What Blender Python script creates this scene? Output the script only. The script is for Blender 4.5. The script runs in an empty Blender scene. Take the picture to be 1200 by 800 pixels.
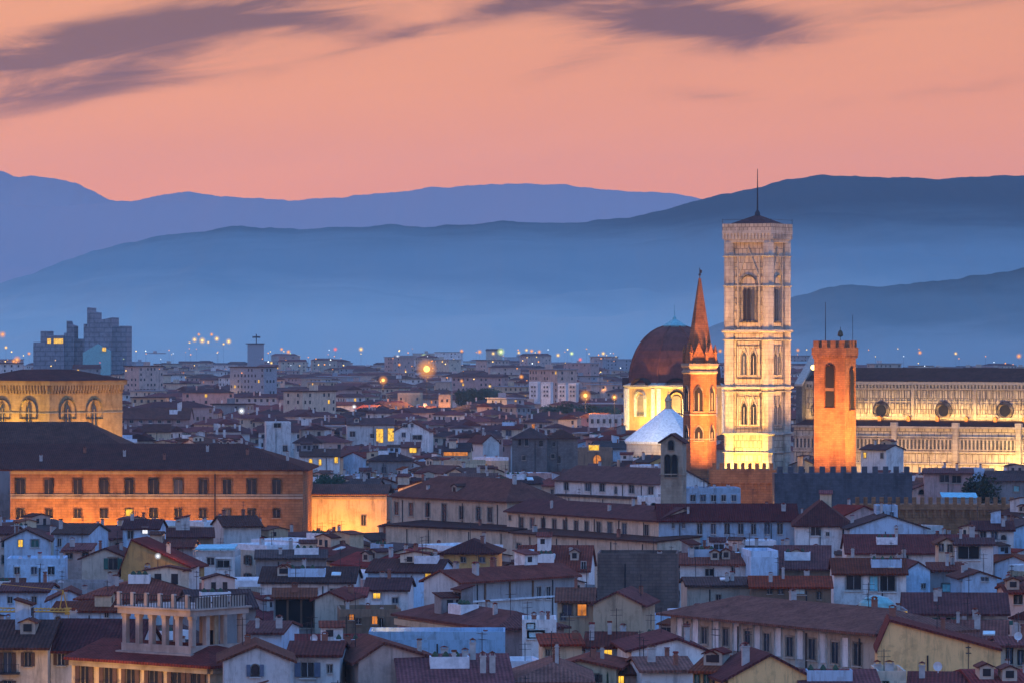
import bpy, math, random
from mathutils import Vector, noise
R = math.radians
SC = bpy.context.scene
COL = SC.collection
RND = random.Random(11)
# ------------------------------------------------------------------ camera
F, HY, H = 5333.0, 393.0, 52.0          # focal length in 1200-px units, horizon row, eye height in metres
cam = bpy.data.cameras.new('camera'); camo = bpy.data.objects.new('camera', cam); COL.objects.link(camo)
camo.location = (0, 0, H); camo.rotation_euler = (R(90), 0, 0)
cam.sensor_width = 36; cam.lens = 36*F/1200; cam.shift_y = -(400-HY)/1200
cam.clip_start = 1; cam.clip_end = 60000
SC.camera = camo
# ------------------------------------------------------------------ world (dusk sky)
SUN_EL, SUN_AZ = R(1.5), R(-40)
w = bpy.data.worlds.new('World'); SC.world = w; w.use_nodes = True
nt = w.node_tree; nt.nodes.clear()
def N(t, typ, **kw):
    n = t.nodes.new(typ)
    for k, v in kw.items(): setattr(n, k, v)
    return n
def lk(t, a, b): t.links.new(a, b)
def math_(t, op, a, b=None, c=None, clamp=False):
    n = N(t, 'ShaderNodeMath', operation=op); n.use_clamp = clamp
    for i, v in enumerate((a, b, c)):
        if v is None: continue
        if isinstance(v, (int, float)): n.inputs[i].default_value = v
        else: lk(t, v, n.inputs[i])
    return n.outputs[0]
def ramp(t, fac, els, interp='LINEAR'):
    n = N(t, 'ShaderNodeValToRGB'); cr = n.color_ramp; cr.interpolation = interp
    while len(cr.elements) < len(els): cr.elements.new(0.5)
    for e, (p, c) in zip(cr.elements, els):
        e.position = p; e.color = (*c, 1) if len(c) == 3 else c
    lk(t, fac, n.inputs[0]); return n.outputs[0]
def mixc(t, fac, a, b, blend='MIX'):
    n = N(t, 'ShaderNodeMix', data_type='RGBA', blend_type=blend)
    for s, v in ((n.inputs[0], fac), (n.inputs[6], a), (n.inputs[7], b)):
        if isinstance(v, (int, float)): s.default_value = v
        elif isinstance(v, tuple): s.default_value = (*v, 1) if len(v) == 3 else v
        else: lk(t, v, s)
    return n.outputs[2]
tc = N(nt, 'ShaderNodeTexCoord'); sep = N(nt, 'ShaderNodeSeparateXYZ'); lk(nt, tc.outputs['Generated'], sep.inputs[0])
dx, dy, dz = sep.outputs
zc = math_(nt, 'MAXIMUM', dz, 0.0)
SKYF = [(0.0, (1.03, .305, .17)), (.035, (1.0, .305, .145)), (.055, (.94, .305, .13)), (.085, (.83, .31, .15)), (.16, (1.30, .66, .54)), (.27, (.88, .56, .62)), (.45, (.19, .45, 1.0)), (1, (.08, .46, 1.32))]
SKYB = [(0.0, (.46, .42, .58)), (.1, (.60, .53, .76)), (.28, (.33, .51, 1.02)), (.6, (.09, .46, 1.28)), (1, (.08, .46, 1.32))]
front = ramp(nt, zc, SKYF); back = ramp(nt, zc, SKYB)
az = math_(nt, 'ADD', math_(nt, 'MULTIPLY', dx, -0.86), math_(nt, 'MULTIPLY', dy, 0.50))
mr = N(nt, 'ShaderNodeMapRange', interpolation_type='SMOOTHSTEP'); lk(nt, az, mr.inputs[0])
mr.inputs[1].default_value = -.45; mr.inputs[2].default_value = 0.40
sky = mixc(nt, mr.outputs[0], back, front)
# cloud streaks, laid out by direction (azimuth u, elevation v)
u = math_(nt, 'DIVIDE', dx, math_(nt, 'MAXIMUM', dy, 0.05)); v = math_(nt, 'DIVIDE', dz, math_(nt, 'MAXIMUM', dy, 0.05))
cmb = N(nt, 'ShaderNodeCombineXYZ'); lk(nt, math_(nt, 'MULTIPLY', u, 24.0), cmb.inputs[0])
lk(nt, math_(nt, 'ADD', math_(nt, 'MULTIPLY', v, 150.0), math_(nt, 'MULTIPLY', u, -22.0)), cmb.inputs[1])
n1 = N(nt, 'ShaderNodeTexNoise'); n1.inputs['Scale'].default_value = 1.0; n1.inputs['Detail'].default_value = 9; n1.inputs['Roughness'].default_value = .62
n1.inputs['Distortion'].default_value = 1.1
lk(nt, cmb.outputs[0], n1.inputs['Vector'])
nz = math_(nt, 'SUBTRACT', n1.outputs[0], 0.5)
# each streak: centre (azimuth, elevation), half length, half height, tilt, weight
STREAKS = [(60, 66, 190, 27, -.16, 1.15), (235, 26, 150, 22, -.13, 1.1), (370, 28, 85, 13, .02, .75), (70, 112, 120, 17, -.22, 1.05), (190, 96, 90, 9, -.1, .5), (560, 18, 150, 13, -.24, .85),
           (770, 18, 130, 30, .10, .95), (850, 32, 100, 22, .12, 1.0), (700, 58, 70, 14, -.35, .55), (820, 112, 70, 10, .05, .35), (1060, 112, 140, 8, -.12, .33), (500, -14, 900, 16, 0, .42), (1100, 10, 160, 14, -.1, .35)]
tot = None
for cx_, cy_, a_, b_, tl, wt in STREAKS:
    uu = math_(nt, 'SUBTRACT', u, (cx_-600)/F); vv = math_(nt, 'SUBTRACT', v, (HY-cy_)/F)
    vv = math_(nt, 'ADD', vv, math_(nt, 'MULTIPLY', uu, tl))
    r2 = math_(nt, 'ADD', math_(nt, 'POWER', math_(nt, 'DIVIDE', uu, a_/F), 2.0), math_(nt, 'POWER', math_(nt, 'DIVIDE', vv, b_/F), 2.0))
    g = math_(nt, 'MULTIPLY', math_(nt, 'POWER', 2.718, math_(nt, 'MULTIPLY', r2, -.8)), wt)
    tot = g if tot is None else math_(nt, 'ADD', tot, g)
cl = math_(nt, 'ADD', tot, math_(nt, 'MULTIPLY', nz, math_(nt, 'ADD', math_(nt, 'MULTIPLY', math_(nt, 'MINIMUM', tot, 1.0), 2.7), .55)))
mr2 = N(nt, 'ShaderNodeMapRange', interpolation_type='SMOOTHSTEP'); lk(nt, cl, mr2.inputs[0]); mr2.inputs[1].default_value = .02; mr2.inputs[2].default_value = 1.4
mr2.inputs[4].default_value = .97
fr = math_(nt, 'MULTIPLY', mr2.outputs[0], math_(nt, 'GREATER_THAN', dy, 0.2))
n2 = N(nt, 'ShaderNodeTexNoise'); n2.inputs['Scale'].default_value = .35; n2.inputs['Detail'].default_value = 4; lk(nt, cmb.outputs[0], n2.inputs['Vector'])
sky = mixc(nt, math_(nt, 'MULTIPLY', math_(nt, 'MULTIPLY', math_(nt, 'GREATER_THAN', dy, 0.2), n2.outputs[0]), .55), sky, (.62, .17, .14))
sky = mixc(nt, fr, sky, (.075, .0, .06))
nish = N(nt, 'ShaderNodeTexSky', sky_type='NISHITA'); nish.sun_disc = False; nish.sun_elevation = SUN_EL; nish.sun_rotation = SUN_AZ
b1 = N(nt, 'ShaderNodeBackground'); lk(nt, nish.outputs[0], b1.inputs[0]); b1.inputs[1].default_value = 0.05
b2 = N(nt, 'ShaderNodeBackground'); lk(nt, sky, b2.inputs[0]); b2.inputs[1].default_value = 1.0
ad = N(nt, 'ShaderNodeAddShader'); lk(nt, b1.outputs[0], ad.inputs[0]); lk(nt, b2.outputs[0], ad.inputs[1])
wo = N(nt, 'ShaderNodeOutputWorld'); lk(nt, ad.outputs[0], wo.inputs[0])
# ------------------------------------------------------------------ sun lamp: the last, very weak glow
sl = bpy.data.lights.new('sun', 'SUN'); so = bpy.data.objects.new('sun', sl); COL.objects.link(so)
sl.energy = .12; sl.angle = R(30); sl.color = (1, .62, .5)
sd = Vector((math.sin(SUN_AZ)*math.cos(SUN_EL), math.cos(SUN_AZ)*math.cos(SUN_EL), math.sin(SUN_EL)))
so.rotation_euler = (-sd).to_track_quat('-Z', 'Y').to_euler()
# ------------------------------------------------------------------ view
vs = SC.view_settings
SC.display_settings.display_device = 'sRGB'
vs.view_transform = 'Standard'; vs.look = 'None'; vs.gamma = 1; vs.exposure = 0; vs.use_curve_mapping = False
cy = SC.cycles
cy.use_denoising = True; cy.sample_clamp_indirect = 2.0; cy.max_bounces = 5; cy.diffuse_bounces = 2; cy.volume_bounces = 1; cy.glossy_bounces = 2
cy.use_adaptive_sampling = True; cy.caustics_reflective = False; cy.caustics_refractive = False
# ------------------------------------------------------------------ materials
MATS = {}
def newmat(name):
    m = bpy.data.materials.new(name); m.use_nodes = True; t = m.node_tree; t.nodes.clear()
    o = N(t, 'ShaderNodeOutputMaterial'); p = N(t, 'ShaderNodeBsdfPrincipled'); lk(t, p.outputs[0], o.inputs[0])
    MATS[name] = m; return m, t, p
def nztex(t, vec, scale, detail=4, rough=.55):
    n = N(t, 'ShaderNodeTexNoise'); n.inputs['Scale'].default_value = scale; n.inputs['Detail'].default_value = detail; n.inputs['Roughness'].default_value = rough
    lk(t, vec, n.inputs['Vector']); return n.outputs[0]
def objvec(t, sc=(1, 1, 1), rand=True):
    c = N(t, 'ShaderNodeTexCoord'); mp = N(t, 'ShaderNodeMapping'); mp.inputs['Scale'].default_value = sc
    lk(t, c.outputs['Object'], mp.inputs[0])
    if rand:
        oi = N(t, 'ShaderNodeObjectInfo'); ml = N(t, 'ShaderNodeVectorMath', operation='SCALE'); ml.inputs[0].default_value = (37, 53, 71)
        lk(t, oi.outputs['Random'], ml.inputs['Scale']); lk(t, ml.outputs[0], mp.inputs['Location'])
    return mp.outputs[0]
def sclc(c, k): return tuple(min(1, x*k) for x in c)
def plaster(name, c, stain=.55, rough=.92):
    m, t, p = newmat(name)
    a = nztex(t, objvec(t), .35, 5); b = nztex(t, objvec(t, (1.6, 1.6, .22)), .8, 4); f = nztex(t, objvec(t), 3.0, 3)
    s = math_(t, 'ADD', math_(t, 'MULTIPLY', a, .5), math_(t, 'ADD', math_(t, 'MULTIPLY', b, .35), math_(t, 'MULTIPLY', f, .15)))
    c1 = ramp(t, s, [(.32, sclc(c, stain)), (.5, c), (.68, sclc(c, 1.12))])
    g_ = nztex(t, objvec(t, (1.0, 1.0, .12)), 1.7, 6, .7); c1 = mixc(t, ramp(t, g_, [(.52, (0, 0, 0)), (.68, (.75, .75, .75))]), c1, tuple(x*.38+.02 for x in c))
    q_ = nztex(t, objvec(t), .55, 7, .65); c1 = mixc(t, ramp(t, q_, [(.57, (0, 0, 0)), (.63, (.55, .55, .55))]), c1, (c[0]*.62+.05, c[1]*.58+.04, c[2]*.55+.03))
    oi = N(t, 'ShaderNodeObjectInfo')
    v = N(t, 'ShaderNodeHueSaturation'); lk(t, c1, v.inputs['Color']); lk(t, math_(t, 'ADD', math_(t, 'MULTIPLY', oi.outputs['Random'], .40), .74), v.inputs['Value'])
    lk(t, v.outputs[0], p.inputs['Base Color']); p.inputs['Roughness'].default_value = rough; p.inputs['Specular IOR Level'].default_value = .25
    return m
def plain(name, c, rough=.7, metal=0, spec=.3):
    m, t, p = newmat(name)
    a = nztex(t, objvec(t), 1.3, 3)
    lk(t, ramp(t, a, [(.3, sclc(c, .75)), (.7, sclc(c, 1.15))]), p.inputs['Base Color'])
    p.inputs['Roughness'].default_value = rough; p.inputs['Metallic'].default_value = metal; p.inputs['Specular IOR Level'].default_value = spec
    return m
def tiles(name, c, dark=.55):
    m, t, p = newmat(name)
    tcn = N(t, 'ShaderNodeTexCoord'); so_ = N(t, 'ShaderNodeSeparateXYZ'); lk(t, tcn.outputs['Object'], so_.inputs[0])
    sn = N(t, 'ShaderNodeSeparateXYZ'); lk(t, tcn.outputs['Normal'], sn.inputs[0])
    pick = math_(t, 'GREATER_THAN', math_(t, 'ABSOLUTE', sn.outputs[0]), math_(t, 'ABSOLUTE', sn.outputs[1]))
    mixv = N(t, 'ShaderNodeMix', data_type='FLOAT'); lk(t, pick, mixv.inputs[0]); lk(t, so_.outputs[0], mixv.inputs[2]); lk(t, so_.outputs[1], mixv.inputs[3])
    uu = mixv.outputs[0]
    st = math_(t, 'ADD', math_(t, 'MULTIPLY', math_(t, 'SINE', math_(t, 'MULTIPLY', uu, 2*math.pi/.42)), .5), .5)
    rowz = math_(t, 'FRACT', math_(t, 'MULTIPLY', so_.outputs[2], 7.0))
    a = nztex(t, objvec(t), .45, 5); b = nztex(t, objvec(t), 2.6, 4); f = nztex(t, objvec(t, (1, 1, 2)), 9, 2)
    s = math_(t, 'ADD', math_(t, 'MULTIPLY', a, .42), math_(t, 'ADD', math_(t, 'MULTIPLY', b, .38), math_(t, 'MULTIPLY', f, .2)))
    c1 = ramp(t, s, [(.36, sclc(c, dark)), (.5, c), (.62, (min(1, c[0]*1.5), c[1]*1.5, c[2]*1.45))])
    l1 = nztex(t, objvec(t), .9, 7, .7); c1 = mixc(t, ramp(t, l1, [(.52, (0, 0, 0)), (.66, (.5, .5, .5))]), c1, (c[0]*.9+.03, c[1]*1.2+.018, c[2]*1.2+.015))
    l2 = nztex(t, objvec(t), 1.6, 6, .7); c1 = mixc(t, ramp(t, l2, [(.54, (0, 0, 0)), (.66, (.8, .8, .8))]), c1, (c[0]*.35, c[1]*.45, c[2]*.5))
    sh = math_(t, 'ADD', math_(t, 'MULTIPLY', st, .45), math_(t, 'ADD', math_(t, 'MULTIPLY', rowz, .25), .55))
    oi = N(t, 'ShaderNodeObjectInfo')
    v = N(t, 'ShaderNodeHueSaturation'); lk(t, c1, v.inputs['Color']); lk(t, math_(t, 'MULTIPLY', sh, math_(t, 'ADD', math_(t, 'MULTIPLY', oi.outputs['Random'], .5), .75)), v.inputs['Value']); lk(t, math_(t, 'ADD', math_(t, 'MULTIPLY', math_(t, 'FRACT', math_(t, 'MULTIPLY', oi.outputs['Random'], 17.3)), .03), .49), v.inputs['Hue']); lk(t, math_(t, 'ADD', math_(t, 'MULTIPLY', math_(t, 'FRACT', math_(t, 'MULTIPLY', oi.outputs['Random'], 7.7)), .35), .8), v.inputs['Saturation'])
    lk(t, v.outputs[0], p.inputs['Base Color']); p.inputs['Roughness'].default_value = .85; p.inputs['Specular IOR Level'].default_value = .15
    bp = N(t, 'ShaderNodeBump'); bp.inputs['Strength'].default_value = .5; bp.inputs['Distance'].default_value = .12; lk(t, st, bp.inputs['Height']); lk(t, bp.outputs[0], p.inputs['Normal'])
    return m
def masonry(name, c, mort, bw, bh, ms=.05, var=.75, rand=False):
    m, t, p = newmat(name)
    tcn = N(t, 'ShaderNodeTexCoord'); s_ = N(t, 'ShaderNodeSeparateXYZ'); lk(t, tcn.outputs['Object'], s_.inputs[0])
    cm = N(t, 'ShaderNodeCombineXYZ'); lk(t, math_(t, 'ADD', s_.outputs[0], s_.outputs[1]), cm.inputs[0]); lk(t, s_.outputs[2], cm.inputs[1])
    br = N(t, 'ShaderNodeTexBrick'); lk(t, cm.outputs[0], br.inputs['Vector'])
    br.inputs['Color1'].default_value = (*c, 1); br.inputs['Color2'].default_value = (*sclc(c, var), 1); br.inputs['Mortar'].default_value = (*mort, 1)
    br.inputs['Scale'].default_value = 1; br.inputs['Brick Width'].default_value = bw; br.inputs['Row Height'].default_value = bh; br.inputs['Mortar Size'].default_value = ms
    a = nztex(t, objvec(t, rand=False), .3, 6); b = nztex(t, objvec(t, (1, 1, .3), False), 1.1, 4)
    k = ramp(t, math_(t, 'ADD', math_(t, 'MULTIPLY', a, .6), math_(t, 'MULTIPLY', b, .4)), [(.35, (.55, .52, .5)), (.55, (1, 1, 1)), (.7, (1.0, 1.0, 1.0))])
    lk(t, mixc(t, 1.0, br.outputs[0], k, 'MULTIPLY'), p.inputs['Base Color']); p.inputs['Roughness'].default_value = .9; p.inputs['Specular IOR Level'].default_value = .2
    bp = N(t, 'ShaderNodeBump'); bp.inputs['Strength'].default_value = .4; bp.inputs['Distance'].default_value = .05; lk(t, br.outputs[1], bp.inputs['Height']); bp.invert = True; lk(t, bp.outputs[0], p.inputs['Normal'])
    return m
def emit(name, c, s, vary=False):
    m, t, p = newmat(name)
    p.inputs['Base Color'].default_value = (0, 0, 0, 1); p.inputs['Specular IOR Level'].default_value = 0; p.inputs['Emission Strength'].default_value = s
    if vary:
        a = nztex(t, objvec(t), 1.2, 2); lk(t, ramp(t, a, [(.3, sclc(c, .35)), (.65, c)]), p.inputs['Emission Color'])
    else: p.inputs['Emission Color'].default_value = (*c, 1)
    try: m.cycles.emission_sampling = 'NONE'
    except Exception: pass
    return m
WC = dict(white=(.76, .74, .71), cream=(.68, .56, .42), pink=(.64, .46, .38), ochre=(.56, .34, .12), grey=(.33, .32, .32), beige=(.52, .45, .36), yellow=(.82, .52, .22),
          brown=(.26, .18, .12), bluewhite=(.50, .66, .80), rose=(.55, .36, .32), blue=(.30, .48, .62), sand=(.60, .46, .30))
for k_, c_ in WC.items(): plaster('wall_'+k_, c_)
tiles('roof_red', (.20, .038, .028)); tiles('roof_brown', (.125, .029, .023)); tiles('roof_dark', (.082, .026, .022)); tiles('roof_grey', (.075, .042, .040)); tiles('roof_orange', (.30, .085, .05))
plain('glass_dark', (.02, .022, .03), .18, 0, .5); plain('glass_blue', (.06, .075, .11), .1, 0, .6); plain('stone_trim', (.50, .44, .37), .85); plain('frame_white', (.7, .68, .64), .6)
plain('shutter_green', (.03, .13, .11), .6); plain('shutter_brown', (.10, .06, .05), .6); plain('shutter_blue', (.12, .16, .24), .6)
plain('metal_dark', (.04, .04, .05), .5, .6); plain('metal_white', (.8, .82, .84), .5); plain('chimney_white', (.48, .46, .44), .9); plain('chimney_brick', (.3, .13, .09), .9)
plain('terrace', (.78, .80, .82), .8); plain('tarp_cyan', (.20, .62, .72), .6); plain('wood', (.18, .10, .06), .8); plain('lead', (.16, .30, .34), .6, .2); plain('copper_green', (.22, .50, .50), .6)
plain('asphalt', (.045, .045, .05), .9); plain('void_dark', (.015, .014, .016), .9); plain('white_stone', (.80, .80, .80), .85); plain('crane_yellow', (.70, .36, .06), .5)
plain('concrete', (.32, .33, .36), .9); plain('bronze', (.10, .08, .05), .5, .7)
plain('glass_pale', (.55, .78, .80), .2, 0, .5); plain('bark', (.09, .065, .05), .9)
masonry('brick_orange', (.42, .18, .078), (.23, .105, .055), 1.1, .45, .04, .68); masonry('stone_brown', (.37, .19, .09), (.20, .11, .06), 1.3, .55, .035, .78); masonry('stone_grey', (.20, .19, .19), (.10, .10, .10), .9, .45, .03, .75)
masonry('stone_yellow', (.50, .34, .16), (.38, .25, .12), 1.1, .5, .02, .85); masonry('stone_dark', (.115, .12, .14), (.08, .08, .10), .9, .45, .03, .8); masonry('stone_plain', (.42, .35, .26), (.3, .25, .19), 1.2, .6, .02, .85)
masonry('marble_panel', (.70, .60, .47), (.22, .18, .15), 2.05, 3.3, .12, .90); masonry('marble_fine', (.66, .53, .39), (.26, .19, .15), 1.35, 2.1, .10, .78); masonry('marble_plain', (.66, .56, .45), (.48, .36, .30), 3.0, 1.1, .06, .88)
masonry('concrete_panel', (.26, .27, .31), (.14, .15, .18), 9, 4.2, .5, .9)
masonry('stone_umber', (.17, .135, .12), (.10, .085, .08), 1.1, .45, .03, .8)
masonry('stone_loggia', (.50, .40, .34), (.5, .4, .34), 1.5, .7, .015, .92)
masonry('dome_tile', (.23, .07, .05), (.16, .055, .045), .5, .35, .03, .8)
emit('lit_yellow', (1, .55, .06), 1.5, True); emit('lit_orange', (1, .32, .06), .9, True); emit('bulb_sodium', (1, .34, .05), 2.1); emit('bulb_warm', (1, .60, .16), 3.0); emit('bulb_white', (.85, .92, 1), 3)
emit('bulb_green', (.75, 1, .35), 2.2); emit('bulb_red', (1, .12, .08), 2.2); emit('bulb_core', (1, .55, .12), 4.5); emit('lamp_flood', (1, .68, .2), 5); emit('lit_white', (.9, .9, 1), 1.3)
def globe(name, c, s):  # see-through glowing shell, fading at its rim, standing in for a lamp's halo
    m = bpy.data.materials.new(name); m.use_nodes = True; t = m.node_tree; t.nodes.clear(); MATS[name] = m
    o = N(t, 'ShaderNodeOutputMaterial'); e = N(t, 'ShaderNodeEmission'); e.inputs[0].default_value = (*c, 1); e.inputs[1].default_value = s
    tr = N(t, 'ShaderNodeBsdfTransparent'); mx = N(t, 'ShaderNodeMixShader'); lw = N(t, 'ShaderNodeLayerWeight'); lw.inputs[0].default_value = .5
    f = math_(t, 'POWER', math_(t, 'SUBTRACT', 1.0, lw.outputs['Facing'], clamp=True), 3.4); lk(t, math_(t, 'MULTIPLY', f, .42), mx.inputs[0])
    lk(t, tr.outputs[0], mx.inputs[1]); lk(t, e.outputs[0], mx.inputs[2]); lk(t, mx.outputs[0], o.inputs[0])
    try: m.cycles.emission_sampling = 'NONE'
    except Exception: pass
for k_, c_, s_ in (('sodium', (1, .36, .06), 1.3), ('warm', (1, .60, .18), 1.3), ('white', (.85, .9, 1), 1.3), ('green', (.8, 1, .4), 1.2), ('red', (1, .16, .1), 1.2)): globe('globe_'+k_, c_, s_)  # materials of the added halo shells, not of real lamp globes
def leafmat():
    m, t, p = newmat('leaves'); a = nztex(t, objvec(t), .8, 3)
    lk(t, ramp(t, a, [(.3, (.018, .045, .022)), (.7, (.05, .09, .04))]), p.inputs['Base Color']); p.inputs['Roughness'].default_value = .8
leafmat()
M = MATS
# ------------------------------------------------------------------ mesh helpers
class MB:
    def __init__(s): s.v = []; s.f = []; s.m = []
    def add(s, vs, fs, m=0):
        o = len(s.v); s.v += [tuple(a) for a in vs]; s.f += [tuple(i+o for i in f) for f in fs]; s.m += [m]*len(fs); return s
    def box(s, x0, x1, y0, y1, z0, z1, m=0):
        return s.add([(x0, y0, z0), (x1, y0, z0), (x1, y1, z0), (x0, y1, z0), (x0, y0, z1), (x1, y0, z1), (x1, y1, z1), (x0, y1, z1)],
                     [(3, 2, 1, 0), (4, 5, 6, 7), (0, 1, 5, 4), (1, 2, 6, 5), (2, 3, 7, 6), (3, 0, 4, 7)], m)
    def prism(s, prof, axis, a0, a1, m=0):           # closed 2-D outline swept along an axis: 'x' outline in (y,z), 'y' outline in (x,z), 'z' outline in (x,y)
        n = len(prof)
        def P(q, a): return {'x': (a, q[0], q[1]), 'y': (q[0], a, q[1]), 'z': (q[0], q[1], a)}[axis]
        vs = [P(q, a0) for q in prof]+[P(q, a1) for q in prof]
        fs = [tuple(range(n))[::-1], tuple(range(n, 2*n))]+[(i, (i+1) % n, n+(i+1) % n, n+i) for i in range(n)]
        return s.add(vs, fs, m)
    def lathe(s, prof, n=24, a0=0, cx=0, cy=0, m=0, caps=True):
        vs = []; fs = []
        for r, z in prof:
            for k in range(n):
                a = a0+2*math.pi*k/n; vs.append((cx+r*math.cos(a), cy+r*math.sin(a), z))
        for j in range(len(prof)-1):
            for k in range(n): fs.append((j*n+k, j*n+(k+1) % n, (j+1)*n+(k+1) % n, (j+1)*n+k))
        if caps: fs.append(tuple(range(n))[::-1]); fs.append(tuple((len(prof)-1)*n+k for k in range(n)))
        return s.add(vs, fs, m)
    def tube(s, p, q, r, n=6, m=0, r2=None):
        p, q = Vector(p), Vector(q); d = (q-p).normalized(); a = d.orthogonal().normalized(); b = d.cross(a); r2 = r if r2 is None else r2
        vs = [p+(a*math.cos(2*math.pi*k/n)+b*math.sin(2*math.pi*k/n))*r for k in range(n)]+[q+(a*math.cos(2*math.pi*k/n)+b*math.sin(2*math.pi*k/n))*r2 for k in range(n)]
        return s.add(vs, [tuple(range(n))[::-1], tuple(range(n, 2*n))]+[(k, (k+1) % n, n+(k+1) % n, n+k) for k in range(n)], m)
    def ball(s, c, r, m=0, n=10, k=6, sz=1):
        prof = [(max(.001, r*math.sin(math.pi*j/k)), c[2]-sz*r*math.cos(math.pi*j/k)) for j in range(k+1)]
        return s.lathe(prof, n, 0, c[0], c[1], m)
    def mesh(s, name, mats):
        me = bpy.data.meshes.new(name); me.from_pydata(s.v, [], s.f)
        for a in mats: me.materials.append(M[a])
        if len(mats) > 1: me.polygons.foreach_set('material_index', s.m)
        import bmesh
        bm = bmesh.new(); bm.from_mesh(me); bmesh.ops.recalc_face_normals(bm, faces=bm.faces); bm.to_mesh(me); bm.free()
        me.update(); return me
    def build(s, name, mats, parent=None, smooth=False):
        me = s.mesh(name, mats if isinstance(mats, (list, tuple)) else [mats])
        if smooth:
            for p in me.polygons: p.use_smooth = True
        return link(name, me, parent)
def link(name, me, parent=None, loc=(0, 0, 0), rz=0, sc=None):
    o = bpy.data.objects.new(name, me); COL.objects.link(o); o.parent = parent; o.location = loc; o.rotation_euler = (0, 0, rz)
    if sc: o.scale = sc
    return o
def tag(o, label=None, cat=None, group=None, kind=None):
    for k, v in (('label', label), ('category', cat), ('group', group), ('kind', kind)):
        if v: o[k] = v
    return o
def thing(name, label, cat, loc, rz=0, group=None):
    return tag(link(name, None, None, loc, rz), label, cat, group)
def Wp(px, py, D): return Vector(((px-600)*D/F, D, H-(py-HY)*D/F))
def Dz(py, z): return (H-z)*F/(py-HY)
def proj(p): return 600+F*p[0]/p[1], HY+(H-p[2])*F/p[1]
class Frame:                                          # a building's own frame: origin on the ground, x along its front, y into its depth
    def __init__(s, px, D, yaw): s.o = Vector(((px-600)*D/F, D, 0)); s.yaw = R(yaw); s.c = math.cos(s.yaw); s.s = math.sin(s.yaw)
    def at(s, px, py, yl=0):                          # where the sight line through (px,py) meets the plane local y = yl
        ox, oy = s.o.x-s.s*yl, s.o.y+s.c*yl; k = (px-600)/F
        t = (k*oy-ox)/(s.c-s.s*k); D = oy+s.s*t
        return t, H-(py-HY)*D/F
    def side(s, px, py, xl):                          # the same on the plane local x = xl
        ox, oy = s.o.x+s.c*xl, s.o.y+s.s*xl; k = (px-600)/F
        t = (k*oy-ox)/(-s.s-s.c*k); D = oy+s.c*t
        return t, H-(py-HY)*D/F
    def world(s, x, y, z=0): return Vector((s.o.x+s.c*x-s.s*y, s.o.y+s.s*x+s.c*y, z))
# ------------------------------------------------------------------ shared small meshes
CACHE = {}
def arch(x0, x1, z0, zs, n=7, pointed=False):         # outline of an arched opening, springing at zs
    w_ = (x1-x0)/2; c = (x0+x1)/2; pts = [(x0, z0), (x1, z0)]
    if pointed:
        for k in range(n): a = math.pi/3*k/(n-1); pts.append((x0+2*w_*math.cos(a), zs+2*w_*math.sin(a)))
        for k in range(n-2, -1, -1): a = math.pi/3*k/(n-1); pts.append((x1-2*w_*math.cos(a), zs+2*w_*math.sin(a)))
    else:
        for k in range(n): a = math.pi*k/(n-1); pts.append((c+w_*math.cos(a), zs+w_*math.sin(a)))
    return pts
def ring(mb, outer, inner, y0, y1, m=0):              # a frame between two outlines of equal length, in the x-z plane
    n = len(outer)
    vs = [(a, y0, b) for a, b in outer]+[(a, y0, b) for a, b in inner]+[(a, y1, b) for a, b in outer]+[(a, y1, b) for a, b in inner]
    fs = []
    for i in range(n):
        j = (i+1) % n; fs += [(i, j, n+j, n+i), (2*n+i, 2*n+j, j, i), (n+i, n+j, 3*n+j, 3*n+i)]
    mb.add(vs, fs, m)
def win_mesh(w_, h_, style='rect', frame='stone_trim', pane='glass_dark'):
    key = ('w', round(w_, 1), round(h_, 1), style, frame, pane)
    if key in CACHE: return CACHE[key]
    mb = MB(); b = max(.12, min(.28, w_*.16)); w2 = w_/2
    if style in ('rect', 'deep'):
        o = [(-w2-b, -h_/2-b*.6), (w2+b, -h_/2-b*.6), (w2+b, h_/2+b), (-w2-b, h_/2+b)]; i = [(-w2, -h_/2), (w2, -h_/2), (w2, h_/2), (-w2, h_/2)]
        ring(mb, o, i, 0, -.14, 0); mb.add([(x, -.02, z) for x, z in i], [(0, 1, 2, 3)], 1)
        mb.box(-w2-b*1.4, w2+b*1.4, -.22, 0, -h_/2-b*1.2, -h_/2-b*.6-.003, 0)
        if style == 'rect': mb.box(-.025, .025, -.05, -.025, -h_/2, h_/2, 0)
    else:
        pt = style == 'bifora'
        zs = h_/2-(w2 if not pt else w2*1.7)
        i = arch(-w2, w2, -h_/2, zs, 7, pt); o = arch(-w2-b, w2+b, -h_/2-b*.5, zs, 7, pt)
        ring(mb, o, i, 0, -.2, 0); mb.add([(x, -.02, z) for x, z in i], [tuple(range(len(i)))], 1)
        if style != 'arch': mb.box(-.07*w_, .07*w_, -.15, -.024, -h_/2, zs+w2*.3, 0)
        mb.box(-w2-b*1.3, w2+b*1.3, -.28, 0, -h_/2-b*1.2, -h_/2-b*.5-.003, 0)
    CACHE[key] = mb.mesh('window', [frame, pane]); return CACHE[key]
def shutter_mesh(w_, h_, mat):
    key = ('s', round(w_, 1), round(h_, 1), mat)
    if key not in CACHE:
        mb = MB().box(-w_/2, w_/2, -.07, 0, -h_/2, h_/2)
        for k in range(int(h_/.28)): mb.box(-w_/2+.06, w_/2-.06, -.10, -.07, -h_/2+.1+k*.28, -h_/2+.22+k*.28)
        CACHE[key] = mb.mesh('shutter', [mat])
    return CACHE[key]
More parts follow.
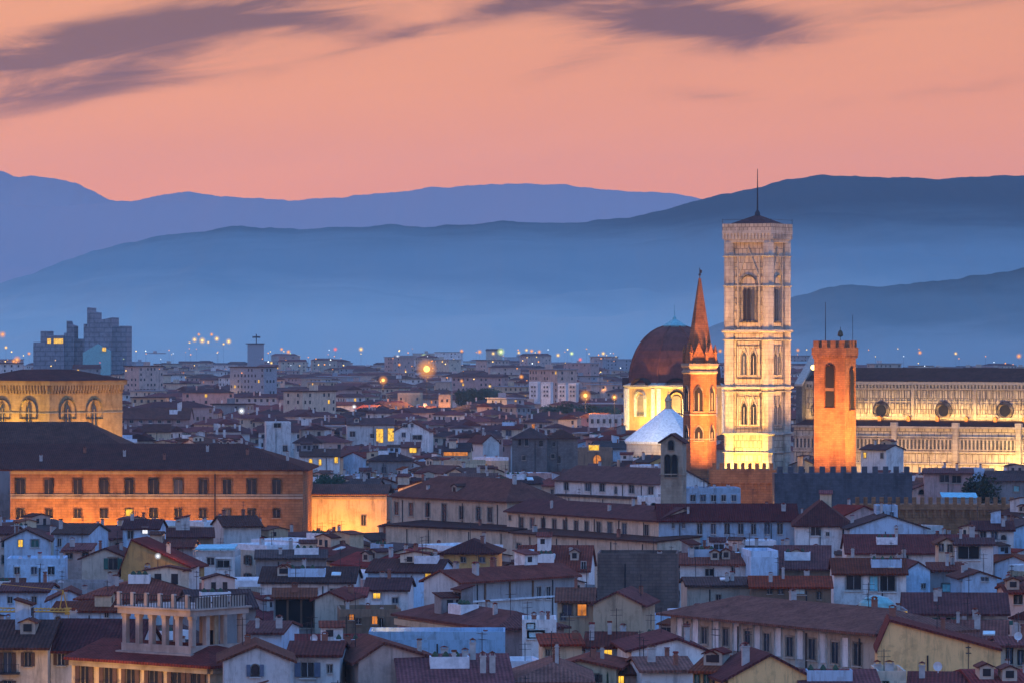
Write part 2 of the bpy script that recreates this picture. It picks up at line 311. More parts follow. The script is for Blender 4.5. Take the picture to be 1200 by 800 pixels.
def add_window(parent, x, y, z, w_, h_, style='rect', frame='stone_trim', pane='glass_dark', shut=None, rz=0, closed=False):
    if pane == 'glass_dark' and int(abs(x*7.3+z*3.1+y*5.7)*10) % 4 == 0: pane = 'glass_blue'
    o = link('window', win_mesh(w_, h_, style, frame, pane), parent, (x, y, z), rz)
    if pane.startswith('lit'): o['label'] = 'window lit from inside'
    if shut:
        sw = w_/2; sm = shutter_mesh(sw, h_, 'shutter_'+shut); off = sw/2+.02 if closed else w_/2+sw/2+.1
        for s_ in (-1, 1): link('shutter', sm, o, (s_*off, -.15, 0))
    return o
def chimney_mesh(kind):
    if ('c', kind) not in CACHE:
        mb = MB(); mt = 'chimney_white' if kind < 2 else 'chimney_brick'
        hh = (1.5, 2.1, 1.3)[kind]
        mb.box(-.38, .38, -.3, .3, -.8, hh); mb.box(-.46, .46, -.38, .38, hh, hh+.12)
        for s_ in (-1, 1): mb.box(s_*.3-.06, s_*.3+.06, -.25, .25, hh+.12, hh+.42)
        mb.prism([(-.46, hh+.42), (.46, hh+.42), (0, hh+.68)], 'y', -.4, .4, 1)
        CACHE[('c', kind)] = mb.mesh('chimney', [mt, 'roof_red'])
    return CACHE[('c', kind)]
def antenna_mesh():
    if 'ant' not in CACHE:
        mb = MB().tube((0, 0, -.6), (0, 0, 2.9), .045)
        for z in (2.1, 2.7):
            mb.tube((-.7, 0, z), (.7, 0, z), .03, 4)
            for k in range(6): mb.tube((-.65+k*.26, -.28, z), (-.65+k*.26, .28, z), .02, 4)
        CACHE['ant'] = mb.mesh('antenna', ['metal_dark'])
    return CACHE['ant']
def dish_mesh():
    if 'dish' not in CACHE:
        mb = MB().tube((0, 0, -.5), (0, 0, .5), .05)
        vs = [(0, -.02, .7)]; n = 12
        for k in range(n): a = 2*math.pi*k/n; vs.append((.5*math.cos(a), -.16, .7+.5*math.sin(a)))
        mb.add(vs, [(0, 1+k, 1+(k+1) % n) for k in range(n)]); mb.tube((0, -.05, .5), (0, -.5, .7), .02, 4)
        CACHE['dish'] = mb.mesh('satellite_dish', ['metal_white'])
    return CACHE['dish']
def skylight_mesh():
    if 'sky' not in CACHE:
        CACHE['sky'] = MB().box(-.55, .55, -.8, .8, -.12, .10, 0).box(-.45, .45, -.7, .7, .10, .125, 1).mesh('skylight', ['frame_white', 'glass_pale'])
    return CACHE['sky']
# ------------------------------------------------------------------ roofs and walls (local frame: front at y=0, depth d, eaves at h)
TH = .28
def wall_gx(w_, d, h): return None
def build_shell(parent, w_, d, h, rise, roof, wm, rm, ov=.7, apex=.5):
    """walls and roof of one house as two parts; returns the roof object and a function giving the roof height at (x,y)"""
    mw = MB(); mr_ = MB(); x0, x1 = -w_/2, w_/2; e = .003
    if roof == 'gx':
        s = rise/(d/2); mw.prism([(0, 0), (d, 0), (d, h), (d/2, h+rise), (0, h)], 'x', x0, x1)
        pr = [(-ov, h-ov*s+e), (d/2, h+rise+e), (d+ov, h-ov*s+e)]
        mr_.prism(pr+[(y, z+TH) for y, z in pr[::-1]], 'x', x0-.35, x1+.35)
        f = lambda x, y: h+rise-abs(y-d/2)*s+TH
    elif roof == 'gy':
        ax = x0+w_*apex; sl_, sr = rise/(ax-x0), rise/(x1-ax)
        mw.prism([(x0, 0), (x1, 0), (x1, h), (ax, h+rise), (x0, h)], 'y', 0, d)
        pr = [(x0-ov, h-ov*sl_+e), (ax, h+rise+e), (x1+ov, h-ov*sr+e)]
        mr_.prism(pr+[(x, z+TH) for x, z in pr[::-1]], 'y', -.3, d+.3)
        f = lambda x, y: h+rise-((ax-x)*sl_ if x < ax else (x-ax)*sr)+TH
    elif roof == 'shed':                                # high at the back
        s = rise/d; mw.prism([(0, 0), (d, 0), (d, h+rise), (0, h)], 'x', x0, x1)
        pr = [(-ov, h-ov*s+e), (d+.3, h+rise+.3*s+e)]
        mr_.prism(pr+[(y, z+TH) for y, z in pr[::-1]], 'x', x0-.35, x1+.35)
        f = lambda x, y: h+y*s+TH
    elif roof == 'hip':
        mw.box(x0, x1, 0, d, 0, h); a = min(w_, d)/2; s = rise/a; z0 = h-ov*s*.5
        X0, X1, Y0, Y1 = x0-ov, x1+ov, -ov, d+ov
        if w_ >= d: r0, r1 = (x0+a, d/2), (x1-a, d/2)
        else: r0, r1 = (0, a), (0, d-a)
        b = [(X0, Y0), (X1, Y0), (X1, Y1), (X0, Y1)]
        vs = [(*q, h+e) for q in b]+[(*q, h+TH) for q in b]+[(*r0, h+rise+TH), (*r1, h+rise+TH)]
        fs = [(3, 2, 1, 0)]+[(i, (i+1) % 4, 4+(i+1) % 4, 4+i) for i in range(4)]
        fs += [(4, 5, 9, 8), (5, 6, 9), (6, 7, 8, 9), (7, 4, 8)] if w_ >= d else [(4, 5, 8), (5, 6, 9, 8), (6, 7, 9), (7, 4, 8, 9)]
        mr_.add(vs, fs)
        f = lambda x, y: h+TH+min(rise, s*min(x-x0, x1-x, y, d-y))
    else:                                               # flat terrace with a parapet
        mw.box(x0, x1, 0, d, 0, h)
        mr_.box(x0+.25, x1-.25, .25, d-.25, h+e, h+.1, 0)
        for q in ((x0, x1, 0, .25), (x0, x1, d-.25, d), (x0, x0+.25, .253, d-.253), (x1-.25, x1, .253, d-.253)): mr_.box(*q, h+e, h+1.0, 0)
        f = lambda x, y: h+.1
        rm = wm if rm is None or rm.startswith('roof') else rm
    mw.build('wall', wm, parent); ro = mr_.build('roof', rm, parent)
    return ro, f
HOUSES = []      # (empty, frame, w, d, top z, D, info) of every house built
PROTECT = []     # (px0, px1, lowest visible row, D) keeps the filling houses from standing in front of what the photo shows
FOOT = []        # footprints
def keepclear(fr, x0, x1, y0): FOOT.append((fr, x0, x1, y0, 0))
def foot(fr, w_, d, x0=None):
    x0 = -w_/2 if x0 is None else x0
    FOOT.append((fr, x0-.5, x0+w_+.5, -.8, d+.8))
def inside(p):
    for fr, a, b, c, d in FOOT:
        rx, ry = p.x-fr.o.x, p.y-fr.o.y; lx = fr.c*rx+fr.s*ry; ly = -fr.s*rx+fr.c*ry
        if a < lx < b and c < ly < d: return True
    return False
def dormer_mesh():
    if 'dor' not in CACHE:
        mb = MB().prism([(-.75, -.9), (.75, -.9), (.75, .75), (0, 1.1), (-.75, .75)], 'y', 0, 3.0, 0)
        for s_ in (-1, 1): mb.prism([(0, 1.11), (s_*1.0, .64), (s_*1.0, .80), (0, 1.29)], 'y', -.2, 3.0, 1)
        mb.box(-.42, .42, -.05, -.003, -.25, .6, 2)
        CACHE['dor'] = mb.mesh('dormer', ['wall_beige', 'roof_brown', 'glass_dark'])
    return CACHE['dor']
def room_mesh(k):
    key = ('room', k)
    if key not in CACHE:
        mb = MB(); w2, dd, hh = ((1.6, 2.6, 2.2), (2.1, 2.4, 1.8), (1.2, 2.0, 2.8), (2.6, 3.0, 2.0))[k % 4]; wm = ('wall_white', 'wall_cream', 'wall_bluewhite', 'wall_sand', 'wall_grey', 'wall_pink')[k % 6]; rm = ('roof_red', 'roof_brown', 'roof_dark')[k % 3]
        if k % 2: mb.prism([(-w2, -2), (w2, -2), (w2, hh), (0, hh+.55), (-w2, hh)], 'y', 0, dd, 0); pr = [(-w2-.3, hh-.07), (0, hh+.56), (w2+.3, hh-.07)]; mb.prism(pr+[(a, c+.18) for a, c in pr[::-1]], 'y', -.25, dd+.25, 1)
        else: mb.prism([(0, -2), (dd, -2), (dd, hh+.6), (0, hh)], 'x', -w2, w2, 0); pr = [(-.35, hh-.08), (dd+.2, hh+.65)]; mb.prism(pr+[(a, c+.18) for a, c in pr[::-1]], 'x', -w2-.25, w2+.25, 1)
        mb.box(-w2*.55, -w2*.55+.8, -.05, -.003, hh-1.4, hh-.4, 2)
        if k % 3: mb.box(w2*.2, w2*.2+.8, -.05, -.003, hh-1.9, hh-.4, 2)
        CACHE[key] = mb.mesh('roof_room', [wm, rm, 'glass_dark'])
    return CACHE[key]
def terrace_mesh(k):
    key = ('terr', k)
    if key not in CACHE:
        mb = MB(); w2, dd = ((2.2, 2.6), (1.5, 2.2), (3.0, 2.8))[k]
        mb.box(-w2, w2, 0, dd, -1.6, 0, 0).box(-w2, w2, 0, .15, .001, .8, 0).box(-w2, -w2+.15, .151, dd, .001, .8, 0).box(w2-.15, w2, .151, dd, .001, .8, 0)
        for q in range(3): mb.lathe([(.22, .0), (.3, .5), (.42, .9), (.1, 1.3)], 7, q, -w2+.6+q*w2*.55, dd*.6, 1)
        CACHE[key] = mb.mesh('roof_terrace', [('terrace', 'wall_white', 'wall_bluewhite')[k], 'leaves'])
    return CACHE[key]
def clutter(ro, f, w_, d, rnd, nch, ant, sky_, dish, rooms=True):
    if rooms and w_ > 7 and d > 6 and f(0, d*.5)-f(0, 0) > .75:
        for k in range(int(w_/9+rnd.random())):
            if rnd.random() < .48: x = rnd.uniform(-.36, .36)*w_; y = d*rnd.uniform(.3, .55); link('roof_room', room_mesh(rnd.randrange(12)), ro, (x, y, f(x, y+1)-.4), rnd.choice((0, 0, math.pi/2, -math.pi/2)), (rnd.uniform(.8, 1.2), rnd.uniform(.8, 1.1), rnd.uniform(.7, 1.0)))
        if rnd.random() < .35: x = rnd.uniform(-.3, .3)*w_; y = d*rnd.uniform(.12, .3); link('roof_terrace', terrace_mesh(rnd.randrange(3)), ro, (x, y, f(x, y+1.4)+.1), 0, (rnd.uniform(.7, 1), rnd.uniform(.7, 1), 1))
    if nch >= 2 and rnd.random() < .16 and f(0, d*.5) > f(0, d*.25)+.3:
        for k in range(rnd.choice((1, 1, 2))): x = rnd.uniform(-.32, .32)*w_; y = d*rnd.uniform(.1, .2); link('dormer', dormer_mesh(), ro, (x, y, f(x, y)+.55), 0, (rnd.uniform(.8, 1.2), 1, rnd.uniform(.85, 1.1)))
    for k in range(nch):
        x = rnd.uniform(-.42, .42)*w_; y = rnd.uniform(.15, .8)*d
        o = link('chimney', chimney_mesh(rnd.choice((0, 0, 1, 2))), ro, (x, y, f(x, y)), rnd.choice((0, math.pi/2)), (rnd.uniform(.6, 1.15), rnd.uniform(.6, .95), rnd.uniform(.45, .85)))
    for k in range(ant): x, y = rnd.uniform(-.4, .4)*w_, rnd.uniform(.3, .7)*d; link('antenna', antenna_mesh(), ro, (x, y, f(x, y)), rnd.uniform(0, 3))
    for k in range(sky_):
        x, y = rnd.uniform(-.35, .35)*w_, rnd.uniform(.12, .35)*d; s = (f(x, y+.3)-f(x, y-.3))/.6
        o = link('skylight', skylight_mesh(), ro, (x, y, f(x, y)+.05)); o.rotation_euler = (math.atan(s), 0, 0); o.scale = (rnd.uniform(.8, 1.5), rnd.uniform(.8, 1.3), 1)
    for k in range(dish): x, y = rnd.uniform(-.4, .4)*w_, rnd.uniform(.1, .5)*d; link('satellite_dish', dish_mesh(), ro, (x, y, f(x, y)), rnd.uniform(-.6, .6))
def house(label, x0, x1, ye, z, d, yaw=0, roof='gx', top=None, wall='white', rm='roof_brown', wins=(), vb=None, name='house', cat='house', ref=None, ch=2, ant=1, sk=0, dish=0, ov=.7, apex=.5, shut=None, swins=(), auto=False, group=None, rise=None):
    """front face from column x0 to x1, eaves on row ye at height z; top = row of the ridge (or gable apex)"""
    if isinstance(ye, tuple):                         # eaves rows at both ends: the facade turns away from us
        pa, pb = Wp(x0, ye[0], Dz(ye[0], z)), Wp(x1, ye[1], Dz(ye[1], z)); yaw = math.degrees(math.atan2(pb.y-pa.y, pb.x-pa.x))
        fr = Frame(0, 1, yaw); fr.o = Vector(((pa.x+pb.x)/2, (pa.y+pb.y)/2, 0)); w_ = (pb-pa).length; ye = (ye[0]+ye[1])/2
    else:
        D = Dz(ye, z); fr = Frame((x0+x1)/2, D, yaw); a, b = fr.at(x0, ye)[0], fr.at(x1, ye)[0]; w_ = b-a
        fr.o = fr.world((a+b)/2, 0)
    Dm = D = fr.o.y
    if rise is None:
        if top is None: rise = (w_ if roof == 'gy' else d)/2*.30
        elif roof == 'gy': rise = (ye-top)*D/F
        elif roof == 'shed': rise = H-(top-HY)*(D+d*fr.c)/F-z
        else: rise = H-(top-HY)*(D+d/2*fr.c)/F-z
        rise = max(.6, min(rise, 9))
    t = thing(name, label, cat, fr.o, fr.yaw, group)
    wm = wall if wall in M else 'wall_'+wall
    ro, f = build_shell(t, w_, d, z, rise, roof, wm, rm, ov, apex)
    rnd = random.Random(hash((round(x0), round(ye))) & 0xffff)
    for wd in wins:
        px, py, pw, ph = wd[:4]; st = wd[4] if len(wd) > 4 else 'rect'; pane = wd[5] if len(wd) > 5 else 'glass_dark'; sh = wd[6] if len(wd) > 6 else shut
        lx, lz = fr.at(px, py); add_window(t, lx, 0, lz, pw*Dm/F/max(.5, fr.c), ph*Dm/F, st, 'stone_trim' if wall not in ('white', 'bluewhite') else 'frame_white', pane, sh)
    for wd in swins:
        px, py, pw, ph = wd[:4]; pane = wd[4] if len(wd) > 4 else 'glass_dark'
        xs = w_/2 if yaw < 0 else -w_/2
        ly, lz = fr.side(px, py, xs); add_window(t, xs, ly, lz, pw*Dm/F, ph*Dm/F, 'rect', 'stone_trim', pane, None, math.pi/2 if yaw < 0 else -math.pi/2)
    if auto:
        n = max(1, int(w_/3.4))
        for k in range(n):
            for j in range(2):
                if rnd.random() < .85: add_window(t, -w_/2+(k+.5)*w_/n, 0, z-1.9-3.3*j, 1.0, 1.6, 'rect', shut=shut)
    clutter(ro, f, w_, d, rnd, ch, ant, sk, dish, name == 'house' and z < 18.3)
    if 'pipe' not in CACHE: CACHE['pipe'] = MB().tube((0, -.12, 0), (0, -.12, 1), .09, 6).mesh('drainpipe', ['metal_dark'])
    if w_ > 9:
        for k in range(int(w_/9)): link('drainpipe', CACHE['pipe'], t, (-w_/2+w_*(k+rnd.uniform(.3, .7))/int(w_/9), 0, 0), 0, (1, 1, z-.5))
    foot(fr, w_, d)
    if vb: PROTECT.append((x0-3, x1+3, vb, Dm-1))
    HOUSES.append(dict(o=t, fr=fr, w=w_, d=d, zt=z+rise, D=Dm, px=(x0+x1)/2, py=ye, ref=ref, f=f, roof=ro, x0=x0, x1=x1))
    return t, fr, w_, f, ro
# ================================================================== ground, hills, air
def groundmat():
    m, t, p = newmat('ground'); a = nztex(t, objvec(t, rand=False), .02, 6); b = nztex(t, objvec(t, rand=False), .3, 3)
    lk(t, ramp(t, math_(t, 'ADD', math_(t, 'MULTIPLY', a, .6), math_(t, 'MULTIPLY', b, .4)), [(.35, (.05, .05, .05)), (.5, (.09, .08, .075)), (.65, (.14, .13, .12))]), p.inputs['Base Color']); p.inputs['Roughness'].default_value = .95
groundmat()
FAR = 9250
tag(MB().add([(-8000, -200, 0), (8000, -200, 0), (8000, FAR, 0), (-8000, FAR, 0)], [(0, 1, 2, 3)]).build('ground', 'ground'), 'dark streets and open ground between the houses', None, None, 'structure')
def hillmat(name, lo, zlo, mid, zmid, hi):  # paler towards the foot: valley haze put into the base colour
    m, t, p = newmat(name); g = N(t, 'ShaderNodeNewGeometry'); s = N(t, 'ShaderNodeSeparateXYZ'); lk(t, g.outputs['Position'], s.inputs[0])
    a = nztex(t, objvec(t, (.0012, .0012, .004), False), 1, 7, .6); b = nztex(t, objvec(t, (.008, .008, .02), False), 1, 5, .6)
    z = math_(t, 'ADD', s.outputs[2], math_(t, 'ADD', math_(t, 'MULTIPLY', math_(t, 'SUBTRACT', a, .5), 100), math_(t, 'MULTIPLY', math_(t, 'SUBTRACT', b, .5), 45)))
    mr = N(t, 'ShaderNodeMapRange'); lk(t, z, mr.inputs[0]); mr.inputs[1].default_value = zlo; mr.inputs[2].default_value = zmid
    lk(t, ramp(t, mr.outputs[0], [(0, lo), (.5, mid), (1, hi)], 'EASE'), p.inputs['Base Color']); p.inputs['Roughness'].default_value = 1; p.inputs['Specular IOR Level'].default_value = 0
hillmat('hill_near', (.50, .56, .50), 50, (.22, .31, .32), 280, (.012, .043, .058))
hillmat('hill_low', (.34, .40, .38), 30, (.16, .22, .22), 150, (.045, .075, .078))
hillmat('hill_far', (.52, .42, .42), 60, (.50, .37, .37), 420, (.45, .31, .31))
def interp(pts, x):
    for (a, b), (c, d) in zip(pts, pts[1:]):
        if a <= x <= c:
            k = (x-a)/(c-a); k2 = k*k*(3-2*k)*.5+k*.5; return b+(d-b)*k2
    return pts[0][1] if x < pts[0][0] else pts[-1][1]
from mathutils.bvhtree import BVHTree
BVH = []
def terrain(x, y):
    z = 0
    for b in BVH:
        q = b.ray_cast(Vector((x, y, 2000)), Vector((0, 0, -1)))
        if q[0]: z = max(z, q[0].z)
    return z
def hills(name, pts, D, foot_, mat, label, seed, back=900):
    """terrain ridge: a height field from its foot to the crest and down the far side"""
    nx, ny = 640, 34; x0, x1 = pts[0][0], pts[-1][0]; vs = []; fs = []
    for i in range(nx+1):
        px = x0+(x1-x0)*i/nx; zc_ = H-(interp(pts, px)-HY)*D/F; X = (px-600)*D/F
        zc_ = max(2, zc_+6*noise.fractal(Vector((X*.004, seed, 0)), 1, 2, 5))
        for j in range(ny+1):
            k = j/ny
            if k <= .7: q = k/.7; y = D-foot_*(1-q); z = zc_*(q**1.25)
            else: q = (k-.7)/.3; y = D+back*q; z = zc_*(1-.55*q*q)
            b = math.sin(min(1, k/.7)*math.pi) if k < .7 else 0
            n_ = noise.fractal(Vector((X*.0022, y*.0022, seed)), 1, 2, 6)
            z += b*zc_*.15*n_
            z += 2.4*noise.fractal(Vector((X*.03, y*.03, seed)), .7, 2, 4)*math.exp(-((k-.7)/.035)**2)
            z = z-3 if j == 0 else z
            vs.append((X*(y/D)**.0, y+b*90*noise.noise(Vector((X*.0015, seed, 3))), z))
    for i in range(nx):
        for j in range(ny): a = i*(ny+1)+j; fs.append((a, a+ny+1, a+ny+2, a+1))
    BVH.append(BVHTree.FromPolygons(vs, fs)); o = MB().add(vs, fs).build(name, mat, None, True); tag(o, label, None, None, 'structure'); return o
RID_A = [(-260, 205), (-150, 200), (-60, 198), (0, 201), (22, 207), (40, 206), (62, 208), (88, 213), (105, 222), (128, 233), (150, 235), (180, 230), (205, 226), (222, 224), (240, 228), (265, 231), (330, 236), (480, 262), (620, 300)]
RID_B = [(-300, 250), (-100, 243), (0, 238), (45, 240), (100, 238), (170, 236), (230, 233), (262, 230), (300, 232), (335, 237), (360, 236), (400, 232), (440, 228), (470, 223), (510, 219), (560, 216), (610, 216), (660, 219), (700, 223), (760, 224), (800, 228), (830, 234), (900, 246), (1000, 262), (1160, 300)]
RID_C = [(-280, 380), (-90, 352), (0, 329), (40, 317), (80, 303), (110, 292), (150, 284), (200, 276), (245, 272), (275, 267), (310, 267), (350, 269), (400, 265), (450, 263), (500, 266), (540, 263), (590, 259), (640, 261), (690, 259), (730, 257), (770, 248), (810, 237), (850, 227), (890, 219), (925, 211), (960, 206), (1000, 207), (1050, 209), (1100, 210), (1140, 208), (1175, 205), (1230, 203), (1320, 206), (1500, 230)]
RID_D = [(740, 442), (790, 400), (850, 378), (900, 362), (940, 349), (975, 339), (1000, 336), (1030, 337), (1060, 334), (1090, 329), (1120, 326), (1145, 320), (1175, 317), (1210, 312), (1300, 305), (1420, 312), (1560, 330)]
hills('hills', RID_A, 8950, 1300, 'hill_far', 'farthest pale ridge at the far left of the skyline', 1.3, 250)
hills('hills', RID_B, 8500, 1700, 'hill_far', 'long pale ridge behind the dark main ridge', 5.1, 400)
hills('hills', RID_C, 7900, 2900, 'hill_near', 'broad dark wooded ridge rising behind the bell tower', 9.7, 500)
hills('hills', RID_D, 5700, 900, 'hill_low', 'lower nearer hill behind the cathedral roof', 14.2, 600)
HAZE_D = 4.7e-5
hm = bpy.data.materials.new('haze'); hm.use_nodes = True; ht = hm.node_tree; ht.nodes.clear()
ho = N(ht, 'ShaderNodeOutputMaterial'); hv = N(ht, 'ShaderNodeVolumePrincipled'); lk(ht, hv.outputs[0], ho.inputs['Volume'])
hv.inputs['Color'].default_value = (.62, .88, 1, 1); hv.inputs['Density'].default_value = HAZE_D; hv.inputs['Anisotropy'].default_value = 0
MATS['haze'] = hm
ho_ = MB().box(-8400, 8400, -250, 9400, -1.2, 420).build('haze', 'haze'); tag(ho_, 'thin blue evening haze over the city', None, None, 'stuff')
# ================================================================== landmarks
def area(name, loc, target, sx, sy, watts, color, spread=180):
    l = bpy.data.lights.new(name, 'AREA'); l.shape = 'RECTANGLE'; l.size = sx; l.size_y = sy; l.energy = watts; l.color = color; l.spread = R(spread)
    o = bpy.data.objects.new(name, l); COL.objects.link(o); o.location = loc
    o.rotation_euler = (Vector(target)-Vector(loc)).to_track_quat('-Z', 'Y').to_euler(); return o
def spot(name, loc, target, watts, color, ang=70, blend=.6, rad=.6):
    l = bpy.data.lights.new(name, 'SPOT'); l.energy = watts; l.color = color; l.spot_size = R(ang); l.spot_blend = blend; l.shadow_soft_size = rad
    o = bpy.data.objects.new(name, l); COL.objects.link(o); o.location = loc
    o.rotation_euler = (Vector(target)-Vector(loc)).to_track_quat('-Z', 'Y').to_euler(); return o
def protect(x0, x1, vb, D): PROTECT.append((x0, x1, vb, D))
LREF = []
def ref(name, px, py, D): LREF.append((name, px, py, D))
ORANGE = (1, .42, .08); AMBER = (1, .62, .18); WARM = (1, .58, .16)
# ---- marble bell tower
YAW = -27
D0 = 1345; S = 12.5
fr = Frame(900.3, D0, YAW); t = thing('bell_tower', 'tall square marble bell tower with pointed mast, floodlit pale gold at its foot', 'bell tower', fr.world(-S/2, 0), fr.yaw)
b = t; zrow = lambda py: H-(py-HY)*D0/F
zt, zc, z4, z3, z2 = zrow(262), zrow(284), zrow(388), zrow(454), zrow(508)
hs = S/2
MB().box(-hs, hs, 0, S, 0, zc).build('shaft', 'marble_fine', b)
for sx in (-1, 1):
    for y in (0, S):
        mb = MB().lathe([(1.65, 0), (1.65, zc)], 8, math.pi/8, sx*hs, y)
        mb.build('corner_buttress', 'marble_plain', b)
for z in (z2, z3, z4, z4-2.6, z3-1.2, zrow(530), zrow(300), zrow(335)):
    mb = MB(); hh = .75 if z in (z2, z3, z4) else .3; o_ = .75 if hh > .5 else .35
    mb.box(-hs-o_, hs+o_, -o_, S+o_, z-hh/2, z+hh/2)
    for sx in (-1, 1):
        for y in (0, S): mb.lathe([(1.7, z-hh*.6), (1.65+o_+.1, z-hh*.2), (1.65+o_+.1, z+hh*.4), (1.7, z+hh*.6)], 8, math.pi/8, sx*hs, y)
    mb.build('string_course', 'stone_trim', b)
mb = MB(); zc2 = zc+2.6
mb.prism([(-hs-1.2, -1.2), (hs+1.2, -1.2), (hs+1.2, S+1.2), (-hs-1.2, S+1.2)], 'z', zc, zc+.7)
mb.box(-hs-1.7, hs+1.7, -1.7, S+1.7, zc2, zc2+.9); mb.box(-hs-1.3, hs+1.3, -1.3, S+1.3, zc+.7, zc2)
for sd in range(4):
    for k in range(15):
        x = -hs-1.3+k*(S+2.6)/14; q = [(x-.25, -1.68), (x+.25, -1.68), (x+.25, -1.25), (x-.25, -1.25)]
        q = [(a, c) if sd == 0 else (a, S-c) if sd == 1 else (hs-c, a+hs) if sd == 2 else (-hs+c, a+hs) for a, c in q]
        mb.prism(q, 'z', zc+1.0, zc2-.003)
mb.build('cornice', 'marble_plain', b)
mb = MB(); e = hs+1.65
for q in ((-e, e, -1.65, -1.25), (-e, e, S+1.25, S+1.65), (-e, -e+.4, -1.24, S+1.24), (e-.4, e, -1.24, S+1.24)): mb.box(*q, zc2+.9, zt)
mb.build('parapet', 'marble_fine', b)
zr = zt-.6; mb = MB(); ap = zr+3.5
mb.add([(-hs-1.2, -1.2, zr), (hs+1.2, -1.2, zr), (hs+1.2, S+1.2, zr), (-hs-1.2, S+1.2, zr), (0, hs, ap)], [(0, 1, 4), (1, 2, 4), (2, 3, 4), (3, 0, 4), (3, 2, 1, 0)])
mb.build('roof', 'roof_dark', b)
mb = MB().lathe([(1.0, ap-.8), (.75, ap+.6), (.35, ap+1.2)], 8, 0, 0, hs).tube((0, hs, ap+1), (0, hs, zrow(197)), .26, 8, 0, .10); mb.build('mast', 'metal_dark', b)
mb = MB()
for x, y in ((-hs, 0), (hs, 0), (hs, S), (-hs, S)): mb.tube((x*1.25, hs+(y-hs)*1.25, zt), (x*1.25, hs+(y-hs)*1.25, zt+1.5), .07)
mb.tube((-hs*1.25, -hs*.25, zt+1.2), (hs*1.25, -hs*.25, zt+1.2), .05).tube((hs*1.25, -hs*.25, zt+1.2), (hs*1.25, S+hs*.25, zt+1.2), .05); mb.build('railing', 'metal_dark', b)
def gable_frame(mb, x, z0, w_, h_, y=-.35):
    for s_ in (-1, 1): mb.add([(x+s_*w_/2, y, z0), (x+s_*(w_/2-.32), y, z0), (x, y, z0+h_-.45), (x, y, z0+h_), (x+s_*w_/2, 0, z0), (x+s_*(w_/2-.32), 0, z0), (x, 0, z0+h_-.45), (x, 0, z0+h_)], [(0, 1, 2, 3), (0, 3, 7, 4), (1, 5, 6, 2)])
def tower_face(side):
    def put(x, z, w_, h_, st):
        if side == 0: return add_window(t, x, 0, z, w_, h_, st, 'stone_trim')
        return add_window(t, hs, hs+x, z, w_, h_, st, 'stone_trim', 'glass_dark', None, math.pi/2)
    for zc_, hh in ((zrow(425.5), 6.6), (zrow(484.5), 6.2)):
        for x in (-1.55, 1.55): put(x, zc_, 1.6, hh, 'bifora')
        mb = MB()
        for x in (-1.55, 1.55): gable_frame(mb, x, zc_+hh*.32, 2.8, 3.3)
        ring(mb, [(-4.1, zc_-4.6), (4.1, zc_-4.6), (4.1, zc_+7.2), (-4.1, zc_+7.2)], [(-3.85, zc_-4.3), (3.85, zc_-4.3), (3.85, zc_+6.9), (-3.85, zc_+6.9)], 0, -.3)
        ring(mb, [(-3.7, zc_+3.9+1.2), (3.7, zc_+5.1), (3.7, zc_+6.7), (-3.7, zc_+6.7)], [(-3.5, zc_+5.3), (3.5, zc_+5.3), (3.5, zc_+6.5), (-3.5, zc_+6.5)], 0, -.2)
        for s_ in (-1, 0, 1): mb.box(s_*3.5-.16, s_*3.5+.16, -.28, 0, zc_-3.5, zc_+4.9)
        o = mb.build('window_surround', 'stone_trim', t)
        if side: o.location = (hs, hs, 0); o.rotation_euler = (0, 0, math.pi/2)
    for s_ in (-1, 0, 1): put(s_*1.3, zrow(357), 1.05, 9.6, 'arch')
    mb = MB(); gable_frame(mb, 0, zrow(322), 6.6, 8.2)
    a_o = arch(-2.9, 2.9, zrow(378), zrow(333), 9); a_i = arch(-2.4, 2.4, zrow(376.5), zrow(333), 9); ring(mb, a_o, a_i, 0, -.45)
    for s_ in (-1, 1): mb.box(s_*3.5-.2, s_*3.5+.2, -.3, 0, zrow(384), zrow(300)); 
    for z in (345, 360, 318): 
        for s_ in (-1, 1): ring(mb, [(s_*4.1-.6, zrow(z)-1.3), (s_*4.1+.6, zrow(z)-1.3), (s_*4.1+.6, zrow(z)+1.3), (s_*4.1-.6, zrow(z)+1.3)], [(s_*4.1-.4, zrow(z)-1.1), (s_*4.1+.4, zrow(z)-1.1), (s_*4.1+.4, zrow(z)+1.1), (s_*4.1-.4, zrow(z)+1.1)], 0, -.16)
    o = mb.build('window_surround', 'stone_trim', t)
    if side: o.location = (hs, hs, 0); o.rotation_euler = (0, 0, math.pi/2)
tower_face(0); tower_face(1)
foot(Frame(900.3, D0, YAW), S, S, -S); keepclear(fr, -S-8, 30, -38); protect(846, 932, 546, D0-12); ref('the marble bell tower', 888, 420, D0)
BT = fr
def loc_area(fr, x, y, z, tx, ty, tz, *a, **k): return area('floodlight', fr.world(x, y, z), fr.world(tx, ty, tz), *a, **k)
loc_area(fr, -S*.55, -9, 8, -S*.5, 0, 30, 12, 2, 15500, (1, .58, .11), spread=150)
loc_area(fr, -S*.5, -34, 13, -S*.5, 0, 50, 10, 3, 11500, (1, .50, .13), spread=70)
loc_area(fr, 26, 6, 18, 0, 7, 56, 8, 3, 10500, (1, .49, .13), spread=80)
